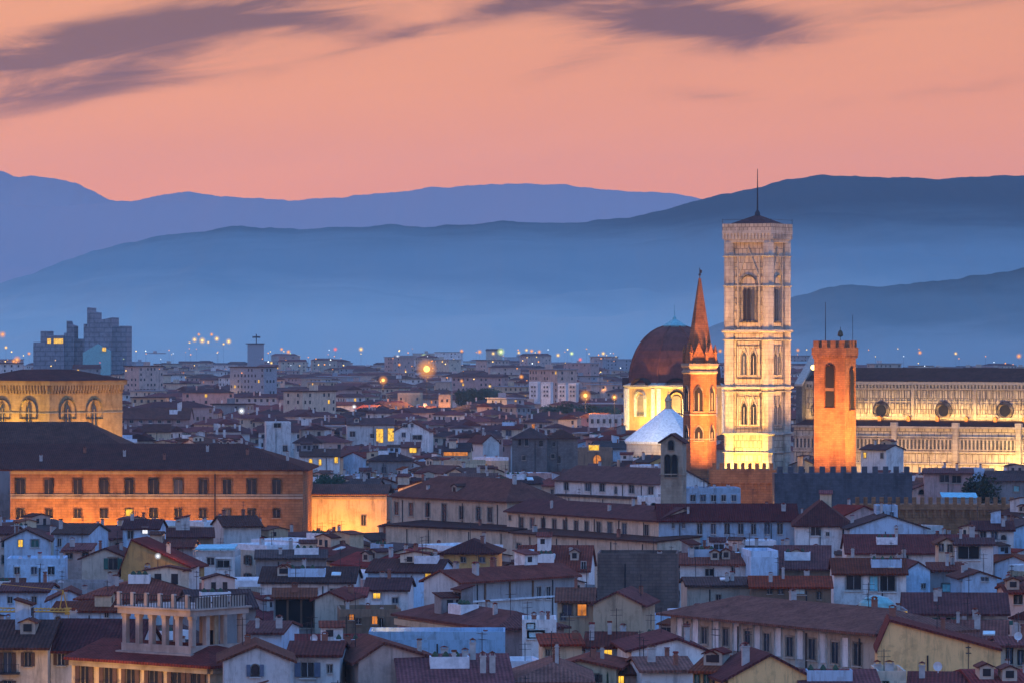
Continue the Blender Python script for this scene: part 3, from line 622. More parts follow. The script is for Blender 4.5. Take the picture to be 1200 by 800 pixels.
# ---- cathedral with long floodlit side
D1 = 1392; fr = Frame(930, D1, YAW); t = thing('cathedral', 'long marble cathedral side with round windows and dark ridge roof, floodlit warm white', 'cathedral', fr.o, fr.yaw)
xa, L = 0.0, 104.0
zA = fr.at(1060, 499)[1]; zC0 = zA+1.2; CY = 9.5
zC1 = fr.at(1060, 446, CY)[1]; zR = fr.at(1060, 430.5, CY+10)[1]
MB().box(xa, L, 0, CY, 0, zA).build('aisle_wall', 'marble_panel', t)
MB().box(xa, L, CY, CY+20, 0, zC1).build('nave_wall', 'marble_panel', t)
MB().prism([(CY-.9, zC1), (CY+10, zR), (CY+20.9, zC1)], 'x', xa+.4, L+.4).build('nave_roof', 'roof_dark', t)
MB().prism([(-.5, zA), (CY, zA+1.6), (CY, zA+.01)], 'x', xa-.2, L+.2).build('aisle_roof', 'roof_dark', t)
mb = MB().box(xa-.3, L+.3, CY-.8, CY, zC1-1.1, zC1-.2).box(xa-.3, L+.3, CY-.45, CY, zC1-2.6, zC1-2.2).box(xa-.3, L+.3, CY-.35, CY, zA+2.2, zA+2.7)
for k in range(int(L/1.1)): mb.box(xa+k*1.1, xa+k*1.1+.5, CY-.7, CY-.003, zC1-2.1, zC1-1.1)
mb.build('nave_cornice', 'stone_trim', t)
MB().box(xa-.3, L+.3, -.75, 0, zA-.6, zA+.05).box(xa, L, -.5, 0, zA-3.3, zA-2.9).box(xa, L, -.45, 0, zA-7.9, zA-7.4).box(xa, L, -.45, 0, zA-11.4, zA-10.9).box(xa, L, -.45, 0, zA-14.6, zA-14.2).build('aisle_cornice', 'marble_plain', t)
mb = MB()
for k in range(int(L/1.25)): x = xa+.5+k*1.25; mb.box(x, x+.5, -.4, -.003, zA-6.8, zA-3.9)
for k in range(int(L/1.9)): x = xa+.5+k*1.9; mb.box(x, x+.35, -.3, -.002, zA-10.6, zA-8.1)
mb.box(xa, L, -.42, 0, zA-7.1, zA-6.8).box(xa, L, -.42, 0, zA-3.9, zA-3.6); mb.build('gallery', 'marble_plain', t)
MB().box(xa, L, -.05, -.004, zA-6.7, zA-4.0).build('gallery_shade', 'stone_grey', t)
mb = MB()
for row, (za, zb) in enumerate(((zA+3.6, zA+6.9), (zA+7.5, zA+10.9))):
    for k in range(int(L/1.75)): x = xa+.7+k*1.75; ring(mb, [(x-.62, za), (x+.62, za), (x+.62, zb), (x-.62, zb)], [(x-.45, za+.17), (x+.45, za+.17), (x+.45, zb-.17), (x-.45, zb-.17)], CY, CY-.16)
mb.build('wall_panelling', 'stone_trim', t)
for px in (960, 1033, 1106, 1178):
    x, z = fr.at(px, 480.5, CY); mb = MB(); n = 20
    for r0, r1, yy, mi in ((1.8, 2.15, -.55, 0), (2.15, 2.6, -.35, 0), (2.6, 2.8, -.22, 1)):
        o_ = [(x+r1*math.cos(2*math.pi*k/n), z+r1*math.sin(2*math.pi*k/n)) for k in range(n)]; i_ = [(x+r0*math.cos(2*math.pi*k/n), z+r0*math.sin(2*math.pi*k/n)) for k in range(n)]
        ring(mb, o_, i_, CY, CY+yy, mi)
    mb.add([(a, CY-.18, c) for a, c in i_] if False else [(x+1.81*math.cos(2*math.pi*k/n), CY-.2, z+1.81*math.sin(2*math.pi*k/n)) for k in range(n)], [tuple(range(n))], 2)
    mb.build('round_window', ['marble_plain', 'stone_grey', 'glass_dark'], t)
for px in (1049, 1121, 978, 1195):
    x = fr.at(px, 520)[0]; MB().box(x-.75, x+.75, -1.3, -.004, 0, zA-.7).box(x-1, x+1, -1.5, -.01, zA-.7, zA+1.2).build('buttress', 'marble_plain', t)
for px in (1070, 1143, 997):
    x = fr.at(px, 470, CY)[0]; MB().box(x-.45, x+.45, CY-.5, CY-.006, zA+1.8, zC1-2.7).build('pilaster', 'marble_plain', t)
for k in range(7): x = fr.at(985+k*34, 497)[0]; MB().box(x-.5, x+.5, CY-1.8, CY-.8, zA+.5, zA+2.4).prism([(x-.7, zA+2.4), (x+.7, zA+2.4), (x, zA+3.1)], 'y', CY-2, CY-.7).build('aisle_dormer', 'brick_orange', t)
xg, zg = fr.at(941, 417, CY+10)
MB().prism([(CY-3, 0), (CY+23, 0), (CY+23, zC1-1.5), (CY+10, zg), (CY-3, zC1-1.5)], 'x', -2.0, -.02).build('facade_gable', 'stone_grey', t)
MB().prism([(CY-3.6, zC1-1.7), (CY+10, zg+.02), (CY+23.6, zC1-1.7), (CY+23.6, zC1-1), (CY+10, zg+.9), (CY-3.6, zC1-1)], 'x', -2.3, .3).lathe([(.5, zg), (.3, zg+2), (.05, zg+3.2)], 6, 0, -1, CY+10).build('gable_coping', 'stone_trim', t)
foot(fr, L, 32, 0); keepclear(fr, -2, L, -17); protect(925, 1210, 546, 1330); ref('the floodlit cathedral', 1110, 480, D1)
loc_area(fr, 52, CY-3.2, zA+1.6, 52, CY, zA+9, 100, .6, 12000, WARM, spread=170)
loc_area(fr, 60, -13, 7, 60, 0, 17, 84, 1.5, 13000, (1, .56, .15), spread=160)
loc_area(fr, 78, -11, 7, 84, 0, 17, 26, 1.5, 9000, (1, .66, .2), spread=160)
# ---- floodlight on a mast by the facade
p = Wp(953, 431, 1300); t = thing('floodlight', 'glaring floodlight on a mast left of the orange crenellated tower', 'floodlight', (p.x, p.y, 0))
MB().tube((0, 0, 0), (0, 0, p.z), .16, 8, 0, .1).box(-.8, .8, -.1, .1, p.z-.1, p.z+.1).build('pole', 'metal_dark', t); MB().ball((0, -.3, p.z+.2), .75).build('lamp_head', 'lamp_flood', t)
# ---- orange brick tower with battlements
D2 = 1060; fr = Frame(990, D2, -24); zrow = lambda py, D=D2: H-(py-HY)*D/F
w1 = 35*D2/F/math.cos(R(24)); w2 = 17*D2/F/math.sin(R(24))*.92
t = thing('brick_tower', 'orange lit brick tower with battlements and tall bell openings beside the bell tower', 'tower', fr.world(-w1/2, 0), fr.yaw)
hx = w1/2; zt, zh = zrow(399), zrow(420)
MB().box(-hx, hx, 0, w2, 0, zh).build('shaft', 'brick_orange', t)
mb = MB().box(-hx-.45, hx+.45, -.45, w2+.45, zh+.8, zrow(407)).box(-hx-.2, hx+.2, -.2, w2+.2, zh, zh+.8)
for k in range(9): x = -hx+k*2*hx/8; mb.box(x-.2, x+.2, -.42, -.201, zh+.2, zh+.79)
for k in range(9): y = k*w2/8; mb.box(hx+.201, hx+.42, y-.2, y+.2, zh+.2, zh+.79)
mb.build('head', 'brick_orange', t)
z0 = zrow(407)
for k in range(4):
    c = -hx-.45+(2*hx+.9)*(k+.5)/4; ww = (2*hx+.9)/4*.31
    for y in (-.45, w2-.0): MB().box(c-ww, c+ww, y, y+.45, z0, zt).build('merlon', 'brick_orange', t)
for k in (1, 2):
    c = (w2+.9)*(k+.5)/4-.45; ww = (w2+.9)/4*.31
    for x in (-hx-.45, hx-.0): MB().box(x, x+.45, c-ww, c+ww, z0, zt).build('merlon', 'brick_orange', t)
x, z = fr.at(972.5, 452); add_window(t, x+hx, 0, z, 2.2, 9.8, 'arch', 'brick_orange', 'void_dark')
y, z = fr.side(998, 455, 0); add_window(t, hx, y, z, 2.9, 9.6, 'arch', 'brick_orange', 'void_dark', None, math.pi/2)
MB().box(x+hx-1.1, x+hx+1.1, -.16, -.05, z-.5, z+.25).build('bell_beam', 'wood', t)
MB().tube((-hx*.55, w2*.4, z0), (-hx*.55, w2*.4, zrow(354)), .13, 6, 0, .06).build('mast', 'metal_dark', t)
mb = MB().tube((hx*.35, w2*.5, z0), (hx*.35, w2*.5, zrow(383)), .07).lathe([(.05, zrow(395)), (.7, zrow(393.5)), (.55, zrow(389)), (.25, zrow(387)), (.05, zrow(386.5))], 10, 0, hx*.35, w2*.5)
mb.build('bell', 'bronze', t); MB().tube((hx*.9, w2*.85, z0), (hx*.9, w2*.85, zrow(369)), .06).build('antenna', 'metal_dark', t)
foot(Frame(990, D2, -24), w1, w2, -w1); protect(953, 1010, 545, D2-4); ref('the orange brick tower', 980, 470, D2)
loc_area(fr, -w1*.5, -17, 20, -w1*.5, 0, 36, 5, 1, 8500, (1, .42, .11), spread=90)
loc_area(fr, 15, w2*.4-3, 20, 0, w2*.5, 35, 4, 1, 8000, (1, .50, .11), spread=90)
# ---- hexagonal orange spire
D3 = 1090; zrow = lambda py, D=D3: H-(py-HY)*D/F
px = 820; r = 19.5*D3/F; t = thing('church_spire', 'slender six-sided orange spire with weathervane left of the marble bell tower', 'spire', ((px-600)*D3/F, D3, 0))
A0 = R(-90+30-6)
hexv = lambda rr, a: (rr*math.cos(a), rr*math.sin(a))
zs = zrow(430); MB().lathe([(r, 0), (r, zs)], 6, A0).build('shaft', 'brick_orange', t)
MB().lathe([(r, zs-1.6), (r+.35, zs-1.3), (r+.35, zs-.9), (r, zs-.6), (r+.15, zs-.2), (r+.55, zs+.3), (r+.55, zs+.9), (r-.1, zs+.95)], 6, A0).build('cornice', 'stone_plain', t)
MB().lathe([(r+.25, zrow(514)), (r+.25, zrow(513))], 6, A0).lathe([(r+.25, zrow(486)), (r+.25, zrow(484.5))], 6, A0).build('string_course', 'stone_plain', t)
zt = zrow(326); MB().lathe([(r*.88, zs+.5), (.28, zt)], 6, A0).build('steeple', 'brick_orange', t)
ri = r*math.cos(math.pi/6)
for k in range(6):
    a = A0+math.pi/6+k*math.pi/3
    if math.sin(a) > .3: continue
    n = Vector((math.cos(a), math.sin(a), 0)); rz = a+math.pi/2
    mb = MB(); gw = r*.42
    mb.prism([(-gw, zs+.96), (gw, zs+.96), (gw*.95, zs+2.2), (0, zs+6.0), (-gw*.95, zs+2.2)], 'y', -.25, .6); mb.lathe([(.4, zs+2.6), (.62, zs+2.6), (.62, zs+2.7), (.4, zs+2.7)], 6, 0, 0, 0) if False else None
    g = mb.build('gable', 'brick_orange', t); g.location = n*(ri*.86); g.rotation_euler = (0, 0, rz)
    MB().lathe([(.02, -.3), (.62, -.3), (.62, .0), (.02, .0)], 10).build('rose_opening', 'void_dark', g); g.children[0].rotation_euler = (math.pi/2, 0, 0); g.children[0].location = (0, -.05, zs+2.2)
    for zz, hh, st in ((zrow(467), 5.6, 'bifora'), (zrow(507), 3.2, 'bifora'), (zs+8.0, 1.8, 'arch')):
        q = n*(ri if zz < zs else ri*.50)
        add_window(t, q.x, q.y, zz, 1.9 if zz < zs else .75, hh, st, 'stone_plain', 'void_dark', None, rz)
for k in range(6):
    a = A0+k*math.pi/3; x, y = hexv(r*.93, a)
    MB().lathe([(.45, zs+.9), (.42, zs+3.4), (.6, zs+3.5), (.05, zs+5.4)], 6, 0, x, y).build('pinnacle', 'brick_orange', t)
mb = MB().tube((0, 0, zt-.5), (0, 0, zrow(314)), .09).ball((0, 0, zrow(322)), .32); mb.add([(0, -.03, zrow(321)), (.5, -.03, zrow(320)), (.55, -.03, zrow(317)), (.1, -.03, zrow(316)), (0, .03, zrow(321)), (.5, .03, zrow(320)), (.55, .03, zrow(317)), (.1, .03, zrow(316))], [(0, 1, 2, 3), (7, 6, 5, 4), (0, 4, 5, 1), (1, 5, 6, 2), (2, 6, 7, 3), (3, 7, 4, 0)])
mb.build('weathervane', 'metal_dark', t)
fr = Frame(px, D3, 0); foot(fr, 2*r, r, -r); protect(799, 841, 544, D3-6); ref('the orange spire', 820, 440, D3)
loc_area(fr, 5, -17, 20, 0, 0, 38, 4, 1, 8000, (1, .42, .11), spread=90)
loc_area(fr, 9, -15, 20, 0, 0, 56, 4, 1, 6000, (1, .38, .08), spread=60)
# ---- tiled dome
D4 = 1720; px = 790.5; rr = 57*D4/F; zrow = lambda py, D=D4: H-(py-HY)*D/F
t = thing('domed_chapel', 'octagonal chapel with red tiled dome and yellow lit drum behind the orange spire', 'chapel', ((px-600)*D4/F, D4, 0))
A8 = R(-90+22.5); zd = zrow(449); zp = zrow(383)
pr = [(rr*math.cos(a)**.9 if a < 1.5 else .1, zd+(zp-zd)*1.03*math.sin(a)) for a in [k*R(78)/9 for k in range(10)]]
MB().lathe(pr, 8, A8).build('dome', 'dome_tile', t)
for k in range(8):
    a = A8+k*math.pi/4; mb = MB()
    for (r0, z0), (r1, z1) in zip(pr, pr[1:]): mb.tube((r0*math.cos(a), r0*math.sin(a), z0), (r1*math.cos(a), r1*math.sin(a), z1), .38, 5)
    mb.build('dome_rib', 'dome_tile', t)
zl = pr[-1][1]; rl = 14.5*D4/F
MB().lathe([(rl, zl-.4), (rl*1.05, zl+.3), (rl*.98, zl+.4), (rl*.45, zl+2.0), (.9, zl+2.6), (.5, zl+3.6), (.12, zl+4.2), (.08, zrow(357))], 8, A8).build('lantern', 'copper_green', t)
rd = rr*1.10; MB().lathe([(rd, 0), (rd, zd-1.0)], 8, A8).build('drum', 'wall_yellow', t)
MB().lathe([(rd, zd-1.6), (rd+.9, zd-1.0), (rd+.9, zd-.5), (rd-.6, zd-.2), (rr*.99, zd+.5), (rr*.9, zd+.5)], 8, A8).build('cornice', 'stone_trim', t)
ri = rd*math.cos(math.pi/8)
for k in range(8):
    a = A8+math.pi/8+k*math.pi/4
    if math.sin(a) > .35: continue
    n = Vector((math.cos(a), math.sin(a), 0)); rz = a+math.pi/2
    q = n*ri; add_window(t, q.x, q.y, zrow(474), 3.4, 7.6, 'arch', 'white_stone', 'lit_orange' if False else 'stone_plain', None, rz)
    mb = MB(); zb = zrow(500)
    for s_ in (-1, 1): mb.box(s_*6.6-.75, s_*6.6+.75, -.5, 0, zb-6, zd-1.7); mb.box(s_*2.6-.35, s_*2.6+.35, -.4, 0, zrow(487), zrow(466))
    ring(mb, arch(-3.0, 3.0, zrow(484), zrow(465.5), 9), arch(-2.3, 2.3, zrow(483.5), zrow(465.5), 9), 0, -.45)
    o = mb.build('pilaster', 'white_stone', t); o.location = q; o.rotation_euler = (0, 0, rz)
    mb = MB(); oo, ii_ = arch(-4.4, 4.4, zd-1.0, zd-1.0, 11), arch(-3.6, 3.6, zd-1.0, zd-1.0, 11); ring(mb, [(x, zd-1.0+(z-zd+1.0)*.75) for x, z in oo], [(x, zd-1.0+(z-zd+1.0)*.75) for x, z in ii_], 1.5, -1.0)
    o = mb.build('arched_hood', 'roof_dark', t); o.location = q; o.rotation_euler = (0, 0, rz)
fr = Frame(px, D4, 0); foot(fr, 2*rd, rd, -rd); keepclear(fr, -rd-4, rd+4, -44); protect(727, 850, 500, D4-25); ref('the tiled dome', 770, 430, D4)
loc_area(fr, -12, -38, 6, -8, -15, 24, 14, 2, 19000, (1, .62, .12), spread=120)
loc_area(fr, 10, -36, 6, 6, -15, 24, 14, 2, 10000, (1, .55, .12), spread=120)
# ---- white pyramid roof of the baptistery
D5 = 1440; px = 783; zrow = lambda py, D=D5: H-(py-HY)*D/F
t = thing('baptistery', 'pale eight-sided baptistery with white pyramid roof below the tiled dome', 'baptistery', ((px-600)*D5/F, D5, 0))
re_ = 54*D5/F; ze = zrow(516); MB().lathe([(re_*.97, 0), (re_*.97, ze-.8)], 8, A8).build('wall', 'marble_plain', t)
MB().lathe([(re_, ze-.8), (re_*1.02, ze), (1.4, zrow(479)), (.2, zrow(478))], 8, A8).build('roof', 'white_stone', t)
MB().lathe([(1.0, zrow(481)), (1.0, zrow(470)), (1.3, zrow(469.5)), (1.3, zrow(468.5)), (.15, zrow(461)), (.12, zrow(457))], 8, A8).build('lantern', 'stone_plain', t)
mb = MB()
for k in range(8): a = A8+k*math.pi/4; MB().tube((re_*1.0*math.cos(a), re_*math.sin(a), ze+.1), (1.2*math.cos(a), 1.2*math.sin(a), zrow(479)), .2, 5).build('roof_rib', 'white_stone', t)
fr = Frame(px, D5, 0); foot(fr, 2*re_, re_, -re_); protect(728, 800, 516, D5-16); ref('the white pyramid roof', 765, 500, D5)
loc_area(fr, -4, -20, 6, 0, -8, 18, 12, 2, 1800, WARM, spread=140)
loc_area(fr, -9, -24, zrow(498), -4, -4, zrow(492), 14, 1, 900, (.95, .95, 1), spread=120)
# ---- yellow lit grain-hall church at the left edge
D6 = 1120; zrow = lambda py, D=D6: H-(py-HY)*D/F
fr = Frame(58, D6, -38); wl = 27.0; wr = 77*D6/F/math.sin(R(38))*1.0
t = thing('church_hall', 'yellow lit square church hall with arched windows and bracketed eaves at the left edge', 'church', fr.world(-wl/2, 0), fr.yaw)
hx = wl/2; ze = zrow(446)
MB().box(-hx, hx, 0, wr, 0, ze).build('wall', 'stone_yellow', t)
mb = MB(); zb = zrow(460)
for k in range(26): x = -hx+(k+.5)*wl/26; mb.box(x-.27, x+.27, -.75, -.002, zb+.6, ze-1.1).box(x-.2, x+.2, -.45, -.003, zb-.2, zb+.59)
for k in range(26): y = (k+.5)*wr/26; mb.box(hx+.002, hx+.75, y-.27, y+.27, zb+.6, ze-1.1).box(hx+.003, hx+.45, y-.2, y+.2, zb-.2, zb+.59)
mb.box(-hx-.85, hx+.85, -.85, wr+.85, ze-1.1, ze); mb.build('bracket_cornice', 'stone_yellow', t)
MB().box(-hx-.15, hx+.15, -.15, wr+.15, zrow(484.5), zrow(483)).build('string_course', 'stone_plain', t)
mb = MB(); o_ = 1.4; zz = ze+.02; zr2 = zrow(433); 
mb.add([(-hx-o_, -o_, zz), (hx+o_, -o_, zz), (hx+o_, wr+o_, zz), (-hx-o_, wr+o_, zz), (-hx+9, 9, zr2), (hx-9, 9, zr2), (hx-9, wr-9, zr2), (-hx+9, wr-9, zr2)], [(0, 1, 5, 4), (1, 2, 6, 5), (2, 3, 7, 6), (3, 0, 4, 7), (4, 5, 6, 7), (3, 2, 1, 0)]); mb.build('roof', 'roof_dark', t)
def hall_win(px, side):
    if side == 0: x, z = fr.at(px, 488); o = add_window(t, x+hx, 0, z, 1.5, 6.6, 'bifora', 'stone_yellow', 'glass_blue')
    else: y, z = fr.side(px, 488, 0); o = add_window(t, hx, y, z, 1.9, 6.6, 'bifora', 'stone_yellow', 'glass_blue', None, math.pi/2)
    mb = MB(); ring(mb, arch(-3.0, 3.0, -.5, 1.6, 11), arch(-2.65, 2.65, -.5, 1.6, 11), 0, -.3); mb.build('arch_moulding', 'stone_plain', o)
for px in (3, 34): hall_win(px, 0)
for px in (79, 110): hall_win(px, 1)
foot(Frame(58, D6, -38), wl, wr, -wl); keepclear(fr, -wl, 4, -12); protect(0, 136, 500, D6-4); ref('the yellow church hall', 90, 470, D6)
loc_area(fr, -12, -8, 18, -12, 0, 30, 22, 1, 9500, (1, .60, .10), spread=140)
loc_area(fr, 8.5, wr*.45, 17, 0, wr*.5, 30, 16, 1, 6400, (1, .50, .10), spread=140)
# ---- brown palace with dark roof
D7 = 960; zrow = lambda py, D=D7: H-(py-HY)*D/F
fr = Frame(180, D7, -1.5); x0, _ = fr.at(12, 560); x1, _ = fr.at(355, 560); ze = zrow(549.5); dep = 30; wl = x1-x0
t = thing('palace', 'long brown stone palace with two rows of windows, lit orange from below', 'palace', fr.o, fr.yaw)
MB().box(x0, x1, 0, dep, 0, ze).build('wall', 'stone_brown', t)
zr = H-(519-HY)*(D7+15)/F
o_ = 1.3; a = 14
mb = MB().add([(x0-22, -o_, ze), (x1+o_, -o_, ze), (x1+o_, dep+o_, ze), (x0-22, dep+o_, ze), (x0-22, dep/2, zr), (x1-a, dep/2, zr), (x0-22, -o_, ze-.3), (x1+o_, -o_, ze-.3), (x1+o_, dep+o_, ze-.3), (x0-22, dep+o_, ze-.3)], [(0, 1, 5, 4), (1, 2, 5), (2, 3, 4, 5), (3, 0, 4), (9, 8, 7, 6), (0, 6, 7, 1), (1, 7, 8, 2), (2, 8, 9, 3), (3, 9, 6, 0)])
mb.build('roof', 'roof_dark', t)
MB().box(x0, x1, -.35, 0, ze-1.0, ze-.31).build('cornice', 'stone_plain', t)
zs = zrow(582.5); MB().box(x0, x1, -.3, 0, zs-.25, zs+.25).box(x0, x1, -.2, 0, zrow(580)-.003, zrow(578.5)).build('string_course', 'stone_plain', t)
for px in (24, 57, 91, 122, 151.5, 180, 209, 238, 266, 295, 324):
    x, z = fr.at(px, 571); add_window(t, x, 0, z, 1.75, 3.4, 'rect', 'stone_plain', 'glass_dark')
    x, z = fr.at(px, 601); lit = px in (91, 151.5); add_window(t, x, 0, z, 1.4, 1.7, 'rect', 'stone_plain', 'lit_yellow' if px == 151.5 else 'glass_dark')
MB().tube((fr.at(252, 560)[0], -.3, 8), (fr.at(252, 560)[0], -.3, ze-1), .14).build('drainpipe', 'metal_dark', t)
for k in range(7): x = x0+6+k*8.7; yy = 4+(k*5 % 7); o = link('chimney', chimney_mesh(2 if k % 2 else 0), t.children[1], (x, yy, ze+(zr-ze)*(yy+o_)/(dep/2+o_)), 0, (.8, .8, .7))
foot(fr, wl+20, dep, x0-20); keepclear(fr, x0, x1, -13); protect(0, 357, 605, D7-2); ref('the brown palace', 180, 580, D7)
HOUSES.append(dict(o=t, fr=fr, w=wl, d=dep, zt=zr, D=D7, px=180, py=560, ref='the brown palace', x0=0, x1=357))
loc_area(fr, -10, -7.5, 6, -10, 0, 11, 34, 1, 9500, (1, .40, .05), spread=150)
loc_area(fr, -26, -12, 8, -26, 0, 20, 20, 1, 2400, ORANGE, spread=140)
loc_area(fr, 16, -12, 8, 14, 0, 20, 18, 1, 1500, ORANGE, spread=140)
# taller roof block behind it
D7b = 1004; zrow = lambda py, D=D7b: H-(py-HY)*D/F
fr = Frame(-10, D7b, 0); t = thing('palace_hall', 'dark hipped hall roof with a row of small attic windows above the brown palace', 'hall', fr.o)
ze, zr = zrow(522), zrow(495); xr_ = (146-(-10))*D7b/F; xl_ = -30.0
MB().box(xl_, xr_-2, 0, 26, 0, ze).build('wall', 'wall_grey', t)
MB().add([(xl_, -1, ze), (xr_, -1, ze), (xr_, 27, ze), (xl_, 27, ze), (xl_, 11, zr), (xr_-9.5, 11, zr), (xl_, 15, zr), (xr_-9.5, 15, zr)], [(0, 1, 5, 4), (1, 2, 7, 5), (2, 3, 6, 7), (3, 0, 4, 6), (4, 5, 7, 6), (3, 2, 1, 0)]).build('roof', 'roof_dark', t)
for px in (24, 30, 37, 43, 52, 58, 66, 72, 80): x, z = fr.at(px, 525.5); add_window(t, x, 0, z, .8, .9, 'rect', 'frame_white')
foot(fr, xr_-xl_, 27, xl_); protect(0, 140, 522, D7b)
# ---- orange wall building right of the palace
D8 = 985; zrow = lambda py, D=D8: H-(py-HY)*D/F
fr = Frame(405, D8, -3); x0, x1 = fr.at(357, 590)[0], fr.at(453, 590)[0]; ze = zrow(579.5)
t = thing('orange_wall_house', 'windowless house wall glowing orange under street light beside the brown palace', 'house', fr.o, fr.yaw)
MB().box(x0, x1, 0, 14, 0, ze).build('wall', 'wall_sand', t); zr = H-(568-HY)*(D8+7)/F
MB().prism([(-.6, ze-.05), (7, zr), (14.6, ze-.05), (14.6, ze+.25), (7, zr+.3), (-.6, ze+.25)], 'x', x0-.4, x1+.4).build('roof', 'roof_brown', t)
x, z = fr.at(426, 609); add_window(t, x, 0, z, .9, 2.2); MB().box(x0, x1, -.25, 0, ze-.9, ze-.4).build('cornice', 'stone_plain', t)
foot(fr, x1-x0, 14, x0); keepclear(fr, x0, x1, -14); protect(357, 453, 612, D8-2); ref('the orange wall', 405, 595, D8)
loc_area(fr, -3, -12, 6, -3, 0, 12, 18, 1, 8500, (1, .38, .05), spread=150)
# ---- crenellated fortress wall, in dark blue-grey stone, and its lit left part
def crenel(name, label, pxa, pxb, ytop, D, yaw, mat, z_low, dep, nm, corb=None, merl=.5, hm=1.5):
    fr = Frame((pxa+pxb)/2, D, yaw); x0, x1 = fr.at(pxa, ytop)[0], fr.at(pxb, ytop)[0]; zt = H-(ytop-HY)*fr.o.y/F
    t = thing(name, label, 'castle wall', fr.o, fr.yaw)
    MB().box(x0, x1, 0, dep, 0, zt-hm).build('wall', mat, t)
    for k in range(nm):
        c = x0+(k+.5)*(x1-x0)/nm; h2 = (x1-x0)/nm*merl/2
        MB().box(c-h2, c+h2, -.35 if corb else 0, .6, zt-hm-.003, zt).build('merlon', mat, t)
    if corb:
        mb = MB().box(x0-.3, x1+.3, -.4, 0, corb+1.6, zt-hm-.003); n = int((x1-x0)/1.4)
        for k in range(n): c = x0+(k+.5)*(x1-x0)/n; mb.box(c-.22, c+.22, -.38, -.002, corb, corb+1.59)
        mb.build('corbel_table', mat, t)
    foot(fr, x1-x0, dep, x0); return t, fr, x0, x1, zt
t, fr, x0, x1, zt = crenel('castle_wall', 'dark blue-grey battlemented wall below the orange brick tower', 908, 1069, 546, 985, 2, 'stone_dark', 0, 6, 13)
protect(908, 1069, 580, 980); ref('the dark battlemented wall', 985, 565, 985)
crenel('castle_block', 'warm lit battlemented wall with corbels left of the dark battlemented wall', 833, 908, 542, 1005, -6, 'stone_brown', 0, 10, 9, H-(574-HY)*1005/F)
protect(833, 908, 585, 1000); ref('the lit battlemented wall', 870, 565, 1005)
area('floodlight', Wp(880, 600, 985), Wp(872, 560, 1005), 10, 1, 1300, ORANGE, 160)
crenel('fortress_wall', 'low brown battlemented wall with corbels in front of the cathedral houses', 1000, 1200, 582, 930, -2, 'stone_brown', 0, 6, 21, H-(606-HY)*930/F)
protect(1050, 1165, 612, 925); ref('the low brown battlemented wall', 1100, 598, 930)
# ---- modern courthouse on the skyline
D9 = 4100; zrow = lambda py, D=D9: H-(py-HY)*D/F; X = lambda px: (px-94)*D9/F
t = thing('courthouse', 'huge stepped modern block with pointed towers on the hazy skyline', 'office block', ((94-600)*D9/F, D9, 0))
def blk(name, pts, y0, y1, mat='concrete_panel'): MB().prism([(X(a), zrow(b) if b < 900 else 0) for a, b in pts], 'y', y0, y1).build(name, mat, t)
blk('low_wing', [(39, 999), (39, 401), (47.5, 401), (47.5, 388), (55, 388), (55, 393), (75, 393), (75, 999)], 0, 60)
blk('wedge_tower', [(74, 999), (74, 390), (77, 390), (77, 376), (79, 376), (80, 380), (86, 382), (86, 999)], 8, 46)
blk('link_wing', [(85.5, 999), (85.5, 397), (101, 397), (101, 999)], 14, 50)
blk('main_tower', [(98.5, 999), (98.5, 379.5), (100.5, 380), (100.5, 383), (102.5, 382), (102.5, 360.5), (104.5, 360.5), (104.5, 365), (111, 366), (111, 376), (127.5, 373), (131.5, 372), (131.5, 999)], -4, 70)
blk('east_wing', [(131, 999), (131, 385), (134, 382), (148, 382), (148, 999)], 4, 60)
blk('glass_front', [(99, 999), (99, 413), (116, 403), (131, 411), (131, 999)], -16, -5, 'copper_green')
for px in (57.5, 65, 69, 72): add_window(t, X(px), 0, zrow(399.5), 3 if px > 60 else 3.4, 4.5, 'rect', 'concrete', 'lit_yellow')
add_window(t, X(124), -17, zrow(409), 3.4, 3.4, 'rect', 'concrete', 'lit_yellow'); FOOT.append((Frame(94, D9, 0), -50, 50, -22, 75)); protect(36, 150, 418, D9-20)
# small telecom block farther along the skyline
D = 4600; zq = lambda py: H-(py-HY)*D/F; xq = lambda px: (px-300)*D/F
t = thing('telecom_building', 'small dark block with a rooftop aerial on the skyline right of the courthouse', 'building', ((300-600)*D/F, D, 0))
MB().box(xq(290), xq(308), 0, 20, 0, zq(403)).build('wall', 'concrete', t); MB().box(-.5, .5, 6, 7, zq(403), zq(391.5)).box(-4, 4, 6, 6.8, zq(396), zq(394)).build('aerial', 'metal_dark', t); MB().box(xq(288), xq(309), -1, 21, zq(403), zq(402)).build('roof', 'roof_dark', t)
FOOT.append((Frame(300, D, 0), -12, 12, -3, 24))
# ================================================================== houses read from the photograph, far to near
h = house
# -- beyond the palace
h('low pale long house with dark roof behind the yellow church hall', 136, 222, 490, 17, 12, -4, 'gx', 478, 'rose', 'roof_brown', [(k, 493.5, 4, 3) for k in range(143, 220, 11)], 498, ref='the low pale house by the church hall')
h('dark roofed house with orange lit wall right of the yellow church hall', 168, 200, 505, 15, 10, 4, 'gx', 497, 'sand', 'roof_brown', [(176, 511, 3, 5)], 516)
h('grey rough stone tower house with two hipped roofs and small dark openings', 600, 641, 514, 19, 13, -3, 'hip', 501, 'stone_grey', 'roof_dark', [(609, 517, 3, 9, 'arch', 'void_dark'), (617, 517, 4, 9, 'arch', 'void_dark'), (634, 519, 4, 7, 'rect', 'void_dark'), (614, 536, 4, 5, 'rect', 'void_dark')], 550, name='tower_house', ref='the grey stone tower house')
h('grey plain stone tower house joined to the two-roofed stone tower house', 641, 677, 514, 18.9, 15, 3, 'hip', 503, 'stone_grey', 'roof_dark', [(649, 520, 3, 5, 'rect', 'void_dark'), (648, 534, 4, 5, 'rect', 'void_dark'), (655, 538, 3, 8, 'rect', 'void_dark')], 548, name='tower_house')
